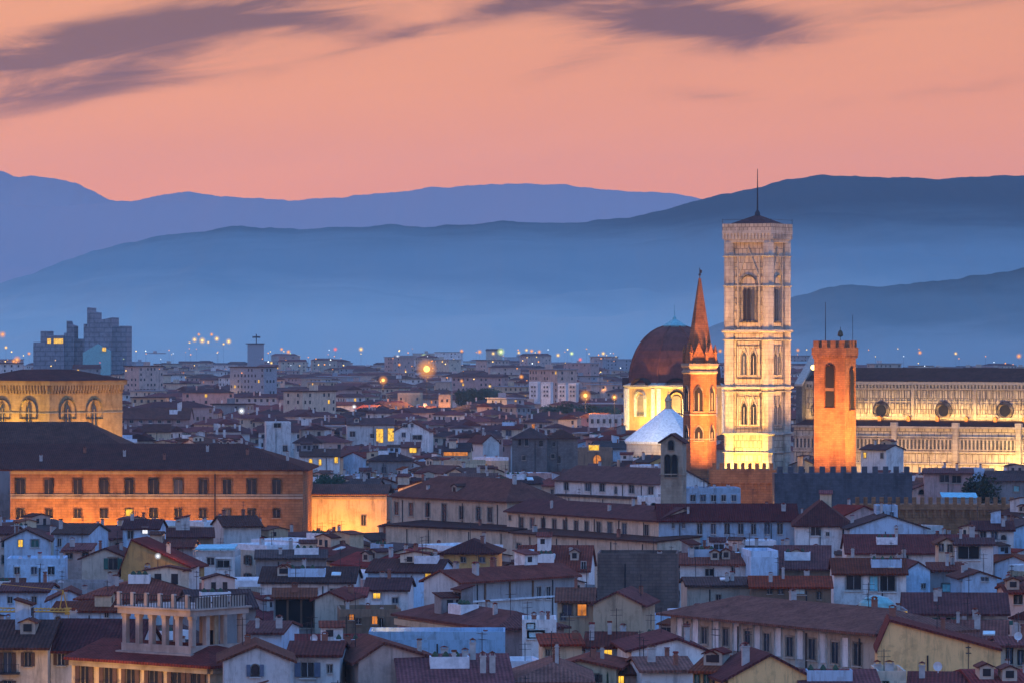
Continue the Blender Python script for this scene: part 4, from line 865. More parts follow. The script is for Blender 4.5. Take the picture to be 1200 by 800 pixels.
h('brown plain walled house with a lit yellow balcony right of the grey tower house', 677, 716, 528, 16.5, 10, -4, 'flat', None, 'brown', None, [(696, 524, 12, 6, 'rect', 'lit_yellow'), (700, 539, 9, 13, 'arch', 'lit_orange')], 545, ch=1)
h('white stepped house with square dark window and roof terrace beyond the palace roof', 312, 341, 497, 19, 12, 6, 'flat', None, 'white', None, [(334, 525, 5, 7), (325, 498, 8, 5, 'rect', 'void_dark')], 540, ch=1, ref='the white stepped house')
h('white house with three dark windows under a hipped roof beyond the palace', 345, 375, 519, 16.5, 11, -4, 'hip', 508, 'white', 'roof_dark', [(351, 525, 6, 7), (361, 525, 6, 7), (370, 525, 6, 7)], 540, ref='the white three-window house')
h('cream house with two tall yellow lit windows above the cream palace', 407, 462, 497, 19, 12, 4, 'gx', 490, 'white', 'roof_brown', [(413, 508, 6, 6), (436, 510, 4, 5), (445, 510, 8, 16, 'rect', 'lit_yellow'), (458, 509, 7, 15, 'rect', 'lit_yellow')], 520, ref='the house with two tall lit windows')
h('pinkish gabled house with small square windows right of two tall lit windows', 462, 503, 505, 17.5, 12, -6, 'gy', 494, 'white', 'roof_brown', [(475, 498, 5, 4), (483, 498, 3, 4), (473, 509, 4, 5), (489, 512, 10, 5)], 528)
h('small pale house with glowing yellow ground window beside the pinkish gable', 470, 492, 524, 14, 9, 0, 'shed', 518, 'pink', 'roof_brown', [(484, 527, 8, 6, 'rect', 'lit_yellow')], 533)
h('low house with an orange lit strip under its eaves', 519, 551, 528, 14, 10, -3, 'gx', 519, 'sand', 'roof_dark', [(534, 531, 28, 5, 'rect', 'lit_orange')], 536, ref='the orange lit strip')
h('white gable house left of the grey stone tower house', 566, 585, 518, 16, 12, 25, 'gy', 510, 'white', 'roof_brown', [], 532)
h('small cream house with one square window above the grey tower house', 588, 612, 502, 17.5, 10, -5, 'gx', 497, 'cream', 'roof_brown', [(596, 507, 6, 7)], 512)
h('lilac wall house with two yellow lit windows and one oval lit window', 352, 398, 534, 14.5, 10, 3, 'gx', 526, 'white', 'roof_dark', [(384-20, 541, 4, 8, 'arch', 'lit_yellow'), (375, 541, 3, 7, 'arch', 'lit_yellow'), (394, 538, 4, 8, 'arch', 'lit_yellow')], 548, ref='the house with oval lit windows')
h('house with dark pyramid roof behind the long cream palace', 432, 482, 540, 14.5, 14, 0, 'hip', 528, 'grey', 'roof_dark', [(450, 550, 4, 7)], 550)
h('white wall house with arched yellow window right of the long lilac house', 700, 735, 525, 15, 12, 10, 'gx', 517, 'bluewhite', 'roof_grey', [], 533)
h('white long building with row of windows behind the tiled dome chapel', 690, 728, 488, 17, 10, -2, 'flat', None, 'white', None, [(k, 493, 3, 5) for k in (694, 701, 708, 715, 722)], 500)
for i, (a, b, lab) in enumerate(((620, 630, 'leftmost of four pale apartment slabs behind the tree row'), (634, 645, 'second from left of four pale apartment slabs behind the tree row'), (654, 663, 'third from left of four pale apartment slabs behind the tree row'), (666, 675, 'rightmost of four pale apartment slabs behind the tree row'))):
    h(lab, a, b, 449+i*.6, 26, 16, -6, 'flat', None, 'white', None, [((a+b)/2-1.6, y, 1.6, 2.2) for y in (453, 458, 463)]+[((a+b)/2+1.8, y, 1.6, 2.2) for y in (453, 458, 463)], 468, name='apartment_block', cat='apartment block', ch=0, ant=1)
for a, b, y, lab in ((466, 493, 462, 'far block with its facade glowing orange under the largest lamp'), (514, 528, 464, 'narrow far block glowing orange right of the largest lamp')):
    h(lab, a, b, y, 19, 12, -4, 'flat', None, 'sand', None, [(a+4, y+5, 2, 3), (b-4, y+5, 2, 3)], y+12, ch=0, ant=0); q_ = HOUSES[-1]
    area('alley_light', q_['fr'].world(0, -9, 8), q_['fr'].world(0, 0, 15), 12, 1, 2600, (1, .36, .08), 170)
# -- the long cream palace
h('long cream palace wing with seven tall windows below the grey tower house', 459, 594, (582, 588.5), 18.5, 14, 0, 'hip', 560, 'cream', 'roof_brown', [(465, 595, 4.6, 15), (482, 596, 4.6, 15), (501.5, 597, 4.6, 15), (521, 600, 5, 20), (541, 600, 4.6, 15), (561, 601.5, 4.6, 15), (574.5, 602.5, 5, 16)], 612, name='palace_wing', cat='palace', ref='the long cream palace', ch=3)
t_, fr_, w_, f_, ro_ = h('lower cream palace wing with an even row of slim windows', 594, 772, (598, 609.5), 17, 11, 0, 'gx', 590, 'cream', 'roof_brown', [(598, 606, 2.6, 5)]+[(k, 611.5+.061*(k-611), 4.2, 12) for k in (611.6, 624, 637, 650, 662.6, 675.6, 688, 702, 715, 732, 758)], 624, name='palace_wing', cat='palace', ref='the lower cream palace wing', ch=4)
h('bluish palace wing with green shuttered windows right of the cream wings', 772, 935, 609.5, 17, 13, 1, 'gx', 591, 'bluewhite', 'roof_brown', [(789, 615, 2.6, 6), (801, 615, 2.6, 6)]+[(k, 619, 5, 12) for k in (820, 836, 852, 868, 883, 899, 914)], 626, name='palace_wing', cat='palace', ref='the bluish palace wing', ch=3)
h('white house with wide hipped roof and square window at the end of the palace', 932, 995, 617, 16.5, 22, -3, 'hip', 586, 'white', 'roof_brown', [(955.5, 621, 10, 11), (970, 625, 3.5, 4), (990, 622, 5, 11)], 642, ref='the white hip-roofed end house')
h('low dark lean-to roof along the foot of the cream palace', 452, 600, (615, 622), 13.3, 12, 0, 'shed', None, 'cream', 'roof_dark', [], 630, rise=.7, ant=0, ch=1)
h('low lean-to roof with pale wall under the lower cream wing', 600, 770, (624, 635), 13.3, 10, 0, 'shed', None, 'cream', 'roof_dark', [(608, 639, 5, 6)], 645, ant=0, rise=.7)
# -- white church house and its bell tower
h('white church nave with five dark windows beside the grey bell tower', 650, 774, (561.6, 566.5), 18.5, 14, 0, 'gx', 548, 'white', 'roof_brown', [(664, 569, 5, 9), (689, 570, 5.5, 9), (706, 570.5, 5.5, 9), (722, 574, 3, 8), (740.5, 572.5, 5.5, 9), (763, 574, 6, 9)], 578, name='church', cat='church', ref='the white church nave', ch=1)
h('plain pale aisle wall with lean-to roof below the white church nave', 652, 752, (579.5, 584), 15, 7, 0, 'shed', 577, 'cream', 'roof_dark', [], 595, ant=0, ch=0)
h('pale loggia with four small dark arches at the foot of the grey bell tower', 748, 800, 587, 14.8, 9, 0, 'flat', None, 'white', None, [(k, 593, 6, 8, 'arch', 'void_dark') for k in (755, 766, 777, 788)], 597, ch=1)
D = 925; zq = lambda py: H-(py-HY)*D/F; fr = Frame(787, D, -12); hw = 13.0*D/F
t = thing('church_bell_tower', 'small grey gabled bell tower with twin arched openings in front of the orange spire', 'bell tower', fr.o, fr.yaw)
MB().prism([(-hw, 0), (hw, 0), (hw, zq(518)), (0, zq(510)), (-hw, zq(518))], 'y', 0, 4.6).build('shaft', 'stone_plain', t)
pr = [(-hw-.5, zq(519.5)), (0, zq(509)), (hw+.5, zq(519.5))]; MB().prism(pr+[(a, c+.35) for a, c in pr[::-1]], 'y', -.5, 5.1).build('roof', 'roof_dark', t)
for px in (782.5, 790.5): x, z = fr.at(px, 545); add_window(t, x, 0, z, 1.05, 4.4, 'arch', 'stone_plain', 'void_dark')
x, z = fr.at(786.5, 521); add_window(t, x, 0, z, 1.0, 1.9, 'arch', 'stone_plain', 'void_dark')
MB().box(-hw-.2, hw+.2, -.2, 4.8, zq(556), zq(554.5)).build('string_course', 'stone_plain', t)
foot(fr, 2*hw, 4.6); protect(773, 802, 580, D-2); ref('the small grey bell tower', 787, 540, D)
# -- right middle
h('blue-grey scruffy house with roof terrace between the bell tower and the castle wall', 804, 868, 577, 19.6, 10, 3, 'flat', None, 'bluewhite', None, [(k, 583, 5, 7) for k in (812, 824, 836, 848, 860)], 596, ch=4, ant=3, ref='the scruffy terrace house')
h('pale blue blank gable house in front of the low battlemented wall', 996, 1086, 619, 16.5, 12, 4, 'gy', 604, 'bluewhite', 'roof_grey', [], 632, ref='the pale blue blank gable')
h('small white rooftop house with two windows above the blue blank gable', 1027, 1052, 598, 19.5, 6, 0, 'flat', None, 'bluewhite', None, [(1034, 601, 3, 4), (1045, 602, 3, 4)], 603, ch=0, ant=1)
h('wide dark roofed low house in front of the blue blank gable', 992, 1150, 648, 14.5, 20, -2, 'gx', 627, 'white', 'roof_brown', [(1053, 653, 4, 5), (1062, 653, 4, 5)], 656, ref='the wide dark roof')
h('white house with large square window and teal shutter under a dark roof', 977, 1062, 672, 16, 15, -2, 'gx', 655, 'white', 'roof_brown', [(1000.5, 682, 17, 16, 'rect', 'glass_dark'), (1024, 683, 9, 17, 'rect', 'tarp_cyan'), (1040, 683, 17, 17, 'rect', 'void_dark')], 704, ref='the white house with the large square window', sk=1)
h('pale narrow gable house right of the large square window', 1062, 1090, 668, 15.7, 12, 6, 'gy', 659, 'bluewhite', 'roof_brown', [(1082, 686, 4, 5)], 694)
h('grey shed house with round teal opening beside the narrow gable', 1090, 1128, 669, 15.2, 10, -3, 'shed', 660, 'grey', 'roof_brown', [(1109, 688, 9, 9, 'rect', 'copper_green')], 692)
h('small white gable house right of the grey shed', 1128, 1168, 677, 15.2, 10, 5, 'gy', 670, 'bluewhite', 'roof_brown', [(1154, 678, 7, 4)], 692, ch=2)
h('white house with dark open top loggia on the right', 1119, 1164, 638, 18, 10, -4, 'gx', 631, 'white', 'roof_dark', [(1135, 647, 24, 14, 'rect', 'void_dark')], 662, ref='the white house with the dark top loggia')
h('slim pale dormer tower with two dark windows left of the open loggia', 1100, 1119, 636, 18.2, 6, 0, 'gy', 631, 'cream', 'roof_brown', [(1103, 641, 4, 8), (1113, 642, 4, 8)], 652, ch=0, ant=0)
h('white cottage with two dark windows under a dark roof at the right edge', 1141, 1188, 621, 15.5, 12, -3, 'gx', 611, 'white', 'roof_dark', [(1152, 625, 6, 8), (1165, 627, 6, 9), (1176, 629, 6, 6, 'arch')], 634, ref='the white cottage at the right')
h('bluish gable house at the right edge beside the white cottage', 1185, 1240, 620, 15, 12, 15, 'gy', 611, 'bluewhite', 'roof_grey', [], 634)
h('pink house with columned top terrace in front of the cathedral', 1083, 1140, 554, 19, 9, -4, 'gx', 549, 'rose', 'roof_red', [(1107, 560, 10, 8, 'rect', 'glass_dark'), (1121, 561, 10, 8, 'rect', 'void_dark')], 573, ref='the pink terrace house')
h('small lilac house with dark window right of the pink terrace house', 1132, 1154, 553, 18.8, 8, 4, 'flat', None, 'bluewhite', None, [(1138, 565, 5, 9)], 576, ch=1)
h('low house with two dark arches left of the pink terrace house', 1070, 1102, 573, 15, 8, 0, 'gy', 567, 'pink', 'roof_brown', [(1080, 576, 6, 5, 'arch', 'void_dark'), (1093, 576, 6, 5, 'arch', 'void_dark')], 579, ch=0)
h('dark roofed house beside the cathedral at the right edge', 1158, 1240, 563, 17.5, 14, -2, 'gx', 552, 'grey', 'roof_dark', [(1191, 572, 6, 6, 'rect', 'copper_green')], 580)
t_, fr_, w_, f_, ro_ = h('low house with a bright turquoise roof awning below the pink terrace house', 1100, 1148, 590, 14, 8, 0, 'flat', None, 'grey', None, [], 590, ch=0, ant=0)
MB().add([(-w_*.42, .2, 15.6), (w_*.46, .2, 15.5), (w_*.46, 5, 16.4), (-w_*.42, 5, 16.5), (-w_*.42, .2, 15.45), (w_*.46, .2, 15.35), (w_*.46, 5, 16.25), (-w_*.42, 5, 16.35)], [(0, 1, 2, 3), (7, 6, 5, 4), (0, 4, 5, 1), (1, 5, 6, 2), (2, 6, 7, 3), (3, 7, 4, 0)]).build('awning', 'tarp_cyan', t_)
# -- middle
h('ochre house with hipped dark roof below the long cream palace', 520, 580, 649, 16, 13, -5, 'hip', 632, 'ochre', 'roof_dark', [(543, 655, 5, 6), (565, 655, 6, 6)], 667, ref='the ochre hip-roofed house')
h('white house with deep red roof over an open grey top loggia', 537, 676, (681.5, 673), 17.5, 6.5, 0, 'gx', 665, 'white', 'roof_red', [], 712, ref='the white house with the grey top loggia', ch=3)
LOG = HOUSES[-1]
fr, t, w_ = LOG['fr'], LOG['o'], LOG['w']; D = LOG['D']
x0, z0 = fr.at(541, 704); x1, z1 = fr.at(668, 679)
z1 = 17.1; MB().box(x0, w_/2-.2, -.03, -.004, z0, z1).build('loggia_opening', 'wall_grey', t)
for px in (551, 568, 597, 624): x, _ = fr.at(px, 690); MB().box(x-.16, x+.16, -.16, -.035, z0, z1-.003).build('post', 'wood', t)
MB().box(-w_/2-.02, -w_/2+.5, -.12, -.004, z0-4, z1).build('pillar', 'wall_pink', t)
for px in (631, 642): x, z = fr.at(px, 694); add_window(t, x, -.03, z, .9, 1.7, 'rect', 'frame_white')
MB().box(-w_/2-.1, w_/2+.1, -.35, 0, z0-.25, z0).build('ledge', 'terrace', t)
h('bluish house with bright yellow lit window under a dark roof', 431, 515, 670, 16.5, 14, -8, 'gx', 656, 'bluewhite', 'roof_dark', [(502, 678, 7, 13, 'rect', 'lit_yellow'), (512, 674.5, 4, 5, 'rect', 'lit_yellow')], 688, ref='the bluish house with yellow lit windows')
h('white low house with one square yellow window beside the brown loggia house', 428, 478, 691, 15.5, 11, -3, 'gx', 678, 'white', 'roof_dark', [(441.5, 697.5, 8, 6, 'rect', 'lit_yellow'), (463, 703, 6, 6)], 706, ref='the white house with one square yellow window')
h('small white house with red lean-to roof left of the square yellow window', 408, 428, 699, 15.4, 9, 0, 'shed', 694, 'white', 'roof_red', [(423, 711, 6, 5)], 716, ch=0)
h('brown house with two dim orange windows below the square yellow window', 398, 470, 722, 14.5, 10, 4, 'flat', None, 'brown', None, [(412, 722.5, 5, 6, 'rect', 'lit_orange'), (420, 727, 5, 6), (439, 726, 6, 9, 'rect', 'lit_orange'), (447, 729, 4, 10, 'rect', 'void_dark')], 738, ch=3)
h('rose house with an orange cornice and blind arches on its front', 466, 584, (721, 738), 15.5, 9, 0, 'hip', 712, 'rose', 'roof_brown', [(483, 737, 7, 8, 'arch', 'stone_plain'), (503, 739, 7, 8, 'arch', 'stone_plain'), (523, 741, 7, 8, 'arch', 'stone_plain')], 744, ref='the rose house with blind arches')
t, fr, w_ = HOUSES[-1]['o'], HOUSES[-1]['fr'], HOUSES[-1]['w']
MB().box(-w_/2, w_/2, -.5, 0, 14.4, 15.2).build('cornice', 'wall_sand', t)
h('long pale blue parapet wall of a flat roofed house below the blind arches', 432, 592, 749, 15, 8, 0, 'flat', None, 'blue', None, [], 766, ch=1, ant=0, ref='the long pale blue wall')
h('olive plain gable wall house beside the dark open loggia', 369, 403, 702, 16, 12, -8, 'gy', 694, 'beige', 'roof_brown', [], 744, ch=1, ref='the olive gable wall')
h('house with big dark open loggia and red roof next to the olive gable wall', 321, 369, 700, 16, 10, 2, 'gx', 690, 'grey', 'roof_red', [(345, 718, 44, 32, 'deep', 'void_dark')], 745, ch=1, ref='the dark open loggia house')
t, fr, w_ = HOUSES[-1]['o'], HOUSES[-1]['fr'], HOUSES[-1]['w']
for px in (337, 353): x, z = fr.at(px, 700); MB().box(x-.14, x+.14, -.2, -.03, 12.2, 15.9).build('post', 'wood', t)
h('long white house with dark roof and two skylights behind the dark open loggia', 305, 415, 682, 15.5, 14, -2, 'gx', 665, 'white', 'roof_dark', [(391, 692, 8, 5, 'rect', 'void_dark')], 694, sk=2, ref='the long white house with skylights')
h('long plain grey house with low roof above the skylight roof', 300, 382, 654, 14.5, 12, 2, 'gx', 645, 'grey', 'roof_grey', [], 664)
h('small house with flat turquoise awning roof in front of the palace', 229, 275, 652, 14.5, 9, -3, 'flat', None, 'white', None, [(247, 657, 8, 8), (262, 660, 14, 8, 'rect', 'void_dark')], 672, ch=0, ref='the turquoise awning house')
t_, w_ = HOUSES[-1]['o'], HOUSES[-1]['w']
MB().add([(-w_*.5, -.5, 15.9), (w_*.5, -.5, 16.0), (w_*.5, 5, 16.5), (-w_*.5, 5, 16.4), (-w_*.5, -.5, 15.7), (w_*.5, -.5, 15.8), (w_*.5, 5, 16.3), (-w_*.5, 5, 16.2)], [(0, 1, 2, 3), (7, 6, 5, 4), (0, 4, 5, 1), (1, 5, 6, 2), (2, 6, 7, 3), (3, 7, 4, 0)]).build('awning', 'tarp_cyan', t_)
h('white gable house with one lit window and one green shutter in front of the palace', 5, 57, 633, 15.5, 12, 4, 'gy', 621, 'bluewhite', 'roof_dark', [(24, 636, 5, 8, 'rect', 'lit_yellow'), (41, 636, 8, 8, 'rect', 'shutter_green')], 648, ref='the white gable house with one lit window')
h('narrow bluish house with dark roof right of the lit gable house', 63, 104, 625, 16, 12, -12, 'gx', 614, 'bluewhite', 'roof_dark', [(70, 635, 4, 9)], 640, ch=2)
h('bluish house with one glowing window and slate roof against the palace wall', 144, 186, 619, 16.5, 9, -4, 'gx', 609, 'bluewhite', 'roof_dark', [(170, 621, 6, 7, 'rect', 'lit_white'), (153, 626, 6, 9, 'rect', 'glass_dark')], 634, ref='the bluish house with one glowing window')
h('dark roofed house under the orange palace wall, next to the glowing window house', 186, 250, 629, 14, 12, 5, 'gx', 619, 'brown', 'roof_dark', [(208, 634, 8, 4, 'rect', 'lit_orange')], 638)
h('white small gable house with dark slate roof at the palace corner', 262, 306, 616, 15.5, 10, 16, 'gx', 605, 'white', 'roof_dark', [], 622, ch=2)
h('cream gable house with one green shuttered window left of the ochre yard wall', 96, 150, 654, 16, 12, -5, 'gy', 643, 'beige', 'roof_brown', [(132.5, 660, 10, 13, 'rect', 'glass_dark', 'green')], 674, ref='the cream gable with green shutters')
h('pink parapet house joined to the green shuttered cream gable', 74, 105, 645, 16.3, 10, 0, 'shed', 640, 'pink', 'roof_red', [(81, 651, 6, 5), (100, 653, 6, 11)], 662, ch=1)
h('ochre gable house with long sloping wall behind the big red roof', 142, 222, 664, 14.8, 10, -10, 'gy', 633, 'ochre', 'roof_brown', [], 672, apex=.15, ch=1, ref='the ochre sloping wall')
h('porch house with pale posts and a bright white lamp beside the ochre wall', 176, 226, 641, 15.2, 9, -2, 'gx', 633, 'grey', 'roof_brown', [(202, 651, 18, 8, 'rect', 'void_dark'), (193, 643, 5, 5), (207, 643, 5, 5)], 656, ch=1, ref='the porch house with white lamp')
h('bluish flat roofed house with balcony rail left of the cream gable', 8, 76, 661, 14.8, 10, 3, 'flat', None, 'bluewhite', None, [(k, 668, 6, 8) for k in (20, 40, 60)], 676, ch=3, dish=1)
h('wide house with big red tiled roof and small white chimneys', 92, 236, 703, 15.8, 24, -3, 'hip', 675, 'white', 'roof_red', [], 708, ch=6, ref='the big red roof')
h('bluish house with white chimney stack behind the yellow crane jib', 0, 56, 693, 15.8, 10, -2, 'gx', 684, 'bluewhite', 'roof_brown', [(12, 702, 5, 7), (40, 702, 5, 7)], 714, ch=2, ref='the bluish house behind the crane')
h('light blue gable house behind the crane jib tip', 58, 104, 703, 15.4, 10, 4, 'gy', 692, 'bluewhite', 'roof_brown', [], 716, ch=1)
h('long light blue walled house with brown door below the crane jib', 62, 150, 716, 15, 9, -4, 'gx', 706, 'bluewhite', 'roof_brown', [(68, 726, 6, 9, 'arch', 'wood'), (125, 720, 4, 5)], 731, ch=2, ref='the long light blue house')
# -- right middle front
h('plain dark brown windowless block in the middle of the roofs', 700, 794, 656, 19.5, 11, -3, 'flat', None, 'stone_umber', None, [], 700, ch=1, ant=2, ref='the dark windowless block')
h('long purple roofed house right of the ochre hip-roofed house', 605, 690, 668, 15, 18, -4, 'gx', 640, 'white', 'roof_red', [(684, 662, 5, 9)], 676, ch=3, sk=2)
h('white house with red roof and small terrace right of the dark windowless block', 797, 890, 661, 15.5, 12, -2, 'gx', 649, 'white', 'roof_red', [(831, 670, 9, 8, 'rect', 'void_dark'), (860, 668, 5, 8)], 676, ref='the white house with red roof')
h('tall plain lilac wall house behind the red roofed white house', 880, 912, 652, 17, 10, 6, 'flat', None, 'bluewhite', None, [], 674, ch=0, ant=0)
h('large dark purple roofed house left of the large square window', 908, 972, 666, 14.8, 20, -4, 'gx', 640, 'brown', 'roof_brown', [], 672, ch=3)
h('low terrace house with blue oval water tank and beige shed', 805, 880, 686, 14.4, 10, 3, 'gx', 677, 'beige', 'roof_dark', [(842, 700, 5, 7)], 704, ch=3, sk=1)
h('long low house with small lights under its red roof below the purple roof', 880, 974, 688, 14.8, 13, -2, 'gx', 676, 'brown', 'roof_red', [(937, 692, 12, 6, 'rect', 'glass_pale'), (902, 692, 5, 6), (915, 692, 5, 6), (960, 697, 4, 9)], 706, ch=3, ant=2)
h('palace with shuttered windows between pale painted panels under a long red roof', 786, 1028, (720.5, 744), 18.5, 12, 0, 'hip', 707, 'beige', 'roof_red', [(804, 741, 6, 16), (826, 744, 6, 19), (851, 746, 6, 20), (876.5, 749, 6, 21), (899, 752, 6, 21), (926, 757, 7, 22), (952, 760, 7, 23), (979, 764, 7, 24), (1005.5, 766, 7.5, 24)], 782, name='palace', cat='palace', ref='the painted palace', ch=2, ov=1.3)
t, fr, w_ = HOUSES[-1]['o'], HOUSES[-1]['fr'], HOUSES[-1]['w']
for px, py in ((815.5, 741), (839.5, 743), (863.5, 746), (888, 749), (912.5, 752), (938, 755.5), (964.5, 759.5), (991, 764), (797.5, 740)):
    x, z = fr.at(px, py); hh = 2.5; mb = MB(); ww = .62
    ring(mb, [(x-ww-.22, z-hh), (x+ww+.22, z-hh), (x+ww+.22, z+hh-.5), (x-ww-.22, z+hh-.5)], [(x-ww, z-hh+.9), (x+ww, z-hh+.9), (x+ww, z+hh-.8), (x-ww, z+hh-.8)], 0, -.12, 0)
    mb.box(x-ww, x+ww, -.03, -.004, z-hh+.9, z+hh-.8, 1); mb.build('wall_panel', ['frame_white', 'wall_white'], t)
MB().box(-w_/2, w_/2, -.5, 0, fr.at(900, 778)[1]-.5, fr.at(900, 778)[1]-.1).build('string_course', 'stone_plain', t)
h('big plain ochre yellow wall with sloping top at the lower right', 1028, 1173, 762, 17.6, 10, -3, 'gy', 728, 'yellow', 'roof_brown', [(1133, 766, .1, .1)] if False else [], 797, apex=.10, ov=.15, ch=2, ref='the big ochre yellow wall')
h('long white house with dark roof and three shaded windows above the ochre yellow wall', 1060, 1181, 719, 16.8, 16, -4, 'gx', 696, 'white', 'roof_brown', [(1107, 727, 14, 8, 'rect', 'void_dark', 'green'), (1142, 728, 16, 6, 'rect', 'glass_dark', 'green'), (1172, 729, 14, 5, 'rect', 'glass_dark', 'green')], 732, ref='the long white house above the ochre wall')
h('flat terrace house with pale green glass canopy and a bright yellow sign', 1004, 1064, 724, 17.2, 8, 0, 'flat', None, 'grey', None, [], 724, ch=1, ant=1)
t_, w_ = HOUSES[-1]['o'], HOUSES[-1]['w']
mb = MB(); mb.lathe([(2.6, 0), (2.4, .8), (1.6, 1.5), (.4, 1.8)], 14); o = mb.build('canopy', 'copper_green', t_); o.location = (-.4, 4, 18.2); o.scale = (.9, .9, .9)
MB().box(-.4, .4, -.06, 0, -.25, .25).build('lit_sign', 'lit_yellow', t_).location = (w_/2-.5, -.05, 17.8)
h('red roofed house with white chimneys right of the ochre yellow wall', 1090, 1178, 750, 15.5, 14, -7, 'gx', 728, 'pink', 'roof_red', [], 756, ch=4, sk=1)
h('pink house with two dark windows at the right edge above the red roofs', 1180, 1226, 695, 17, 12, 0, 'gx', 686, 'pink', 'roof_brown', [(1193, 702, 8, 9)], 722, ref='the pink house at the right edge')
h('cream narrow house with dark balcony door at the right edge', 1172, 1230, 757, 16, 10, 0, 'gx', 749, 'cream', 'roof_red', [(1183, 768, 6, 18), (1196, 770, 5, 16)], 794, dish=1)
# -- foreground
h('ochre gable house with blue plants on its terrace left of the dark windowless block', 695, 752, 708, 17, 12, -10, 'gy', 694, 'sand', 'roof_red', [], 728, ch=1, ref='the ochre gable with plants')
h('red roofed terrace house joined to the ochre gable', 653, 695, 704, 17.2, 10, -2, 'gx', 690, 'sand', 'roof_red', [(665, 714, 10, 13, 'rect', 'glass_dark'), (682, 714, 10, 13, 'rect', 'lit_orange'), (660, 722, 6, 8)], 734, ch=1)
h('white gable house with a small orange lit window in the lower middle', 740, 826, 762, 17, 15, 5, 'gy', 749, 'white', 'roof_brown', [(778, 775, 9, 11, 'rect', 'lit_orange')], 792, apex=.62, ref='the white gable with orange window')
h('white house with bright yellow lit doorway beside the orange window gable', 686, 741, 758, 16.4, 12, -4, 'gx', 742, 'bluewhite', 'roof_brown', [(712, 768, 10, 14, 'rect', 'lit_yellow')], 784, ref='the house with the yellow lit doorway')
h('small ochre house with flat roof in the lower middle', 636, 682, 756, 16.6, 8, 3, 'shed', 750, 'sand', 'roof_red', [(642, 764, 4, 7)], 778, ch=1, ref='the small ochre house')
h('white roof terrace house with grey glass screens above the small ochre house', 612, 652, 735, 16.5, 9, 0, 'flat', None, 'white', None, [(628, 743, 16, 6, 'rect', 'glass_pale'), (622, 733, 8, 6, 'rect', 'glass_pale')], 750, ch=3)
h('ochre lower house with one dark shutter window at the bottom middle', 650, 722, 783, 15.6, 12, -8, 'gy', 774, 'sand', 'roof_red', [(697, 794, 8, 9, 'rect', 'glass_dark', 'brown')], 800, apex=.4)
h('house with red hipped roof at the bottom below the small ochre house', 606, 690, 801, 15.2, 18, 0, 'hip', 774, 'pink', 'roof_red', [], 805, ch=3)
h('purple roofed house with two white chimney stacks at the bottom middle', 470, 600, 803, 15.5, 20, 4, 'gx', 768, 'white', 'roof_red', [], 805, ch=3)
t_, ro_, f_, fr = HOUSES[-1]['o'], HOUSES[-1]['roof'], HOUSES[-1]['f'], HOUSES[-1]['fr']
for px, yl in ((566, 3.5), (577, 3.5), (554, 8)): x, _ = fr.at(px, 780, yl); o = link('chimney', chimney_mesh(0), ro_, (x, yl, f_(x, yl)+.3), 0, (.8, .8, .9))
h('house with small lit yellow window at the bottom edge beside a dark hedge', 720, 760, 790, 14.8, 8, 0, 'gx', 784, 'pink', 'roof_brown', [(727, 795, 8, 9, 'rect', 'lit_yellow')], 802, ch=1)
h('red roofed house with green shutters, its yellow gable turned to the right', 812, 856, 787, 17, 12, -18, 'gx', 770, 'yellow', 'roof_red', [(817, 796, 5, 12, 'rect', 'shutter_green'), (828, 796, 5, 12, 'rect', 'shutter_green'), (839, 797, 7, 10)], 805, ch=2, ref='the green shuttered red roof house')
h('yellow plain gable house between the green shutters and the painted palace', 853, 952, 795, 16.8, 11, 8, 'gy', 768, 'yellow', 'roof_brown', [], 805, apex=.5, ch=1, ref='the plain yellow gable')
h('house with smooth purple red roof at the bottom right of the yellow gable', 940, 1030, 806, 16, 16, 0, 'gx', 786, 'pink', 'roof_red', [], 808, ch=0, ant=0)
h('cream house with stepped chimney at the bottom edge below the ochre yellow wall', 1028, 1062, 797, 16.2, 9, 0, 'flat', None, 'cream', None, [(1038, 801, 5, 5)], 805, ch=2)
h('red roof at the bottom right below the ochre yellow wall', 1066, 1145, 806, 15.6, 15, -6, 'gx', 789, 'cream', 'roof_red', [], 808, ch=1, dish=1)
h('dark red roof in the bottom right corner', 1145, 1230, 806, 15.8, 18, 3, 'gx', 786, 'cream', 'roof_red', [], 808, ch=2)
h('white terrace house at the bottom left of the red tiled green shutter house', 752, 812, 786, 15.5, 13, 6, 'gx', 771, 'white', 'roof_red', [], 800, ch=3)
h('white house with blue shutters between two gables at the bottom', 338, 398, 768, 18.0, 11, -2, 'gx', 753, 'white', 'roof_brown', [(360.5, 784, 14, 17, 'rect', 'glass_dark', 'blue'), (386.5, 783, 5, 9)], 805, ref='the white house with blue shutters', ch=1)
h('pale pink gable house with one square window at the bottom', 420, 515, 774, 17.5, 14, 10, 'gy', 754, 'pink', 'roof_brown', [(483, 780, 10, 10)], 805, apex=.32, ref='the pale pink gable house', ch=1)
h('narrow pink house with tall blue shutters joined to the pale pink gable', 397, 421, 766, 17.6, 12, -3, 'gx', 752, 'white', 'roof_brown', [(408.5, 783, 8, 19, 'rect', 'glass_dark', 'blue')], 805, ch=1)
h('white gable house with an arched shuttered window right of the rooftop loggia', 262, 340, 774, 18.7, 12, 4, 'gy', 758, 'white', 'roof_brown', [(299, 785, 9, 14, 'arch', 'glass_dark', 'blue')], 805, ref='the white gable with the arched window', ch=1)
h('grey roofed house with slate gable right of the rooftop loggia', 285, 330, 742, 16.2, 14, -6, 'gx', 729, 'bluewhite', 'roof_brown', [], 752, ch=2, ref='the slate gable house')
h('dark slate gable roof house behind the rooftop loggia', 225, 300, 712, 15.8, 14, 12, 'gx', 692, 'grey', 'roof_grey', [(262, 700, 5, 4)], 716, ch=2)
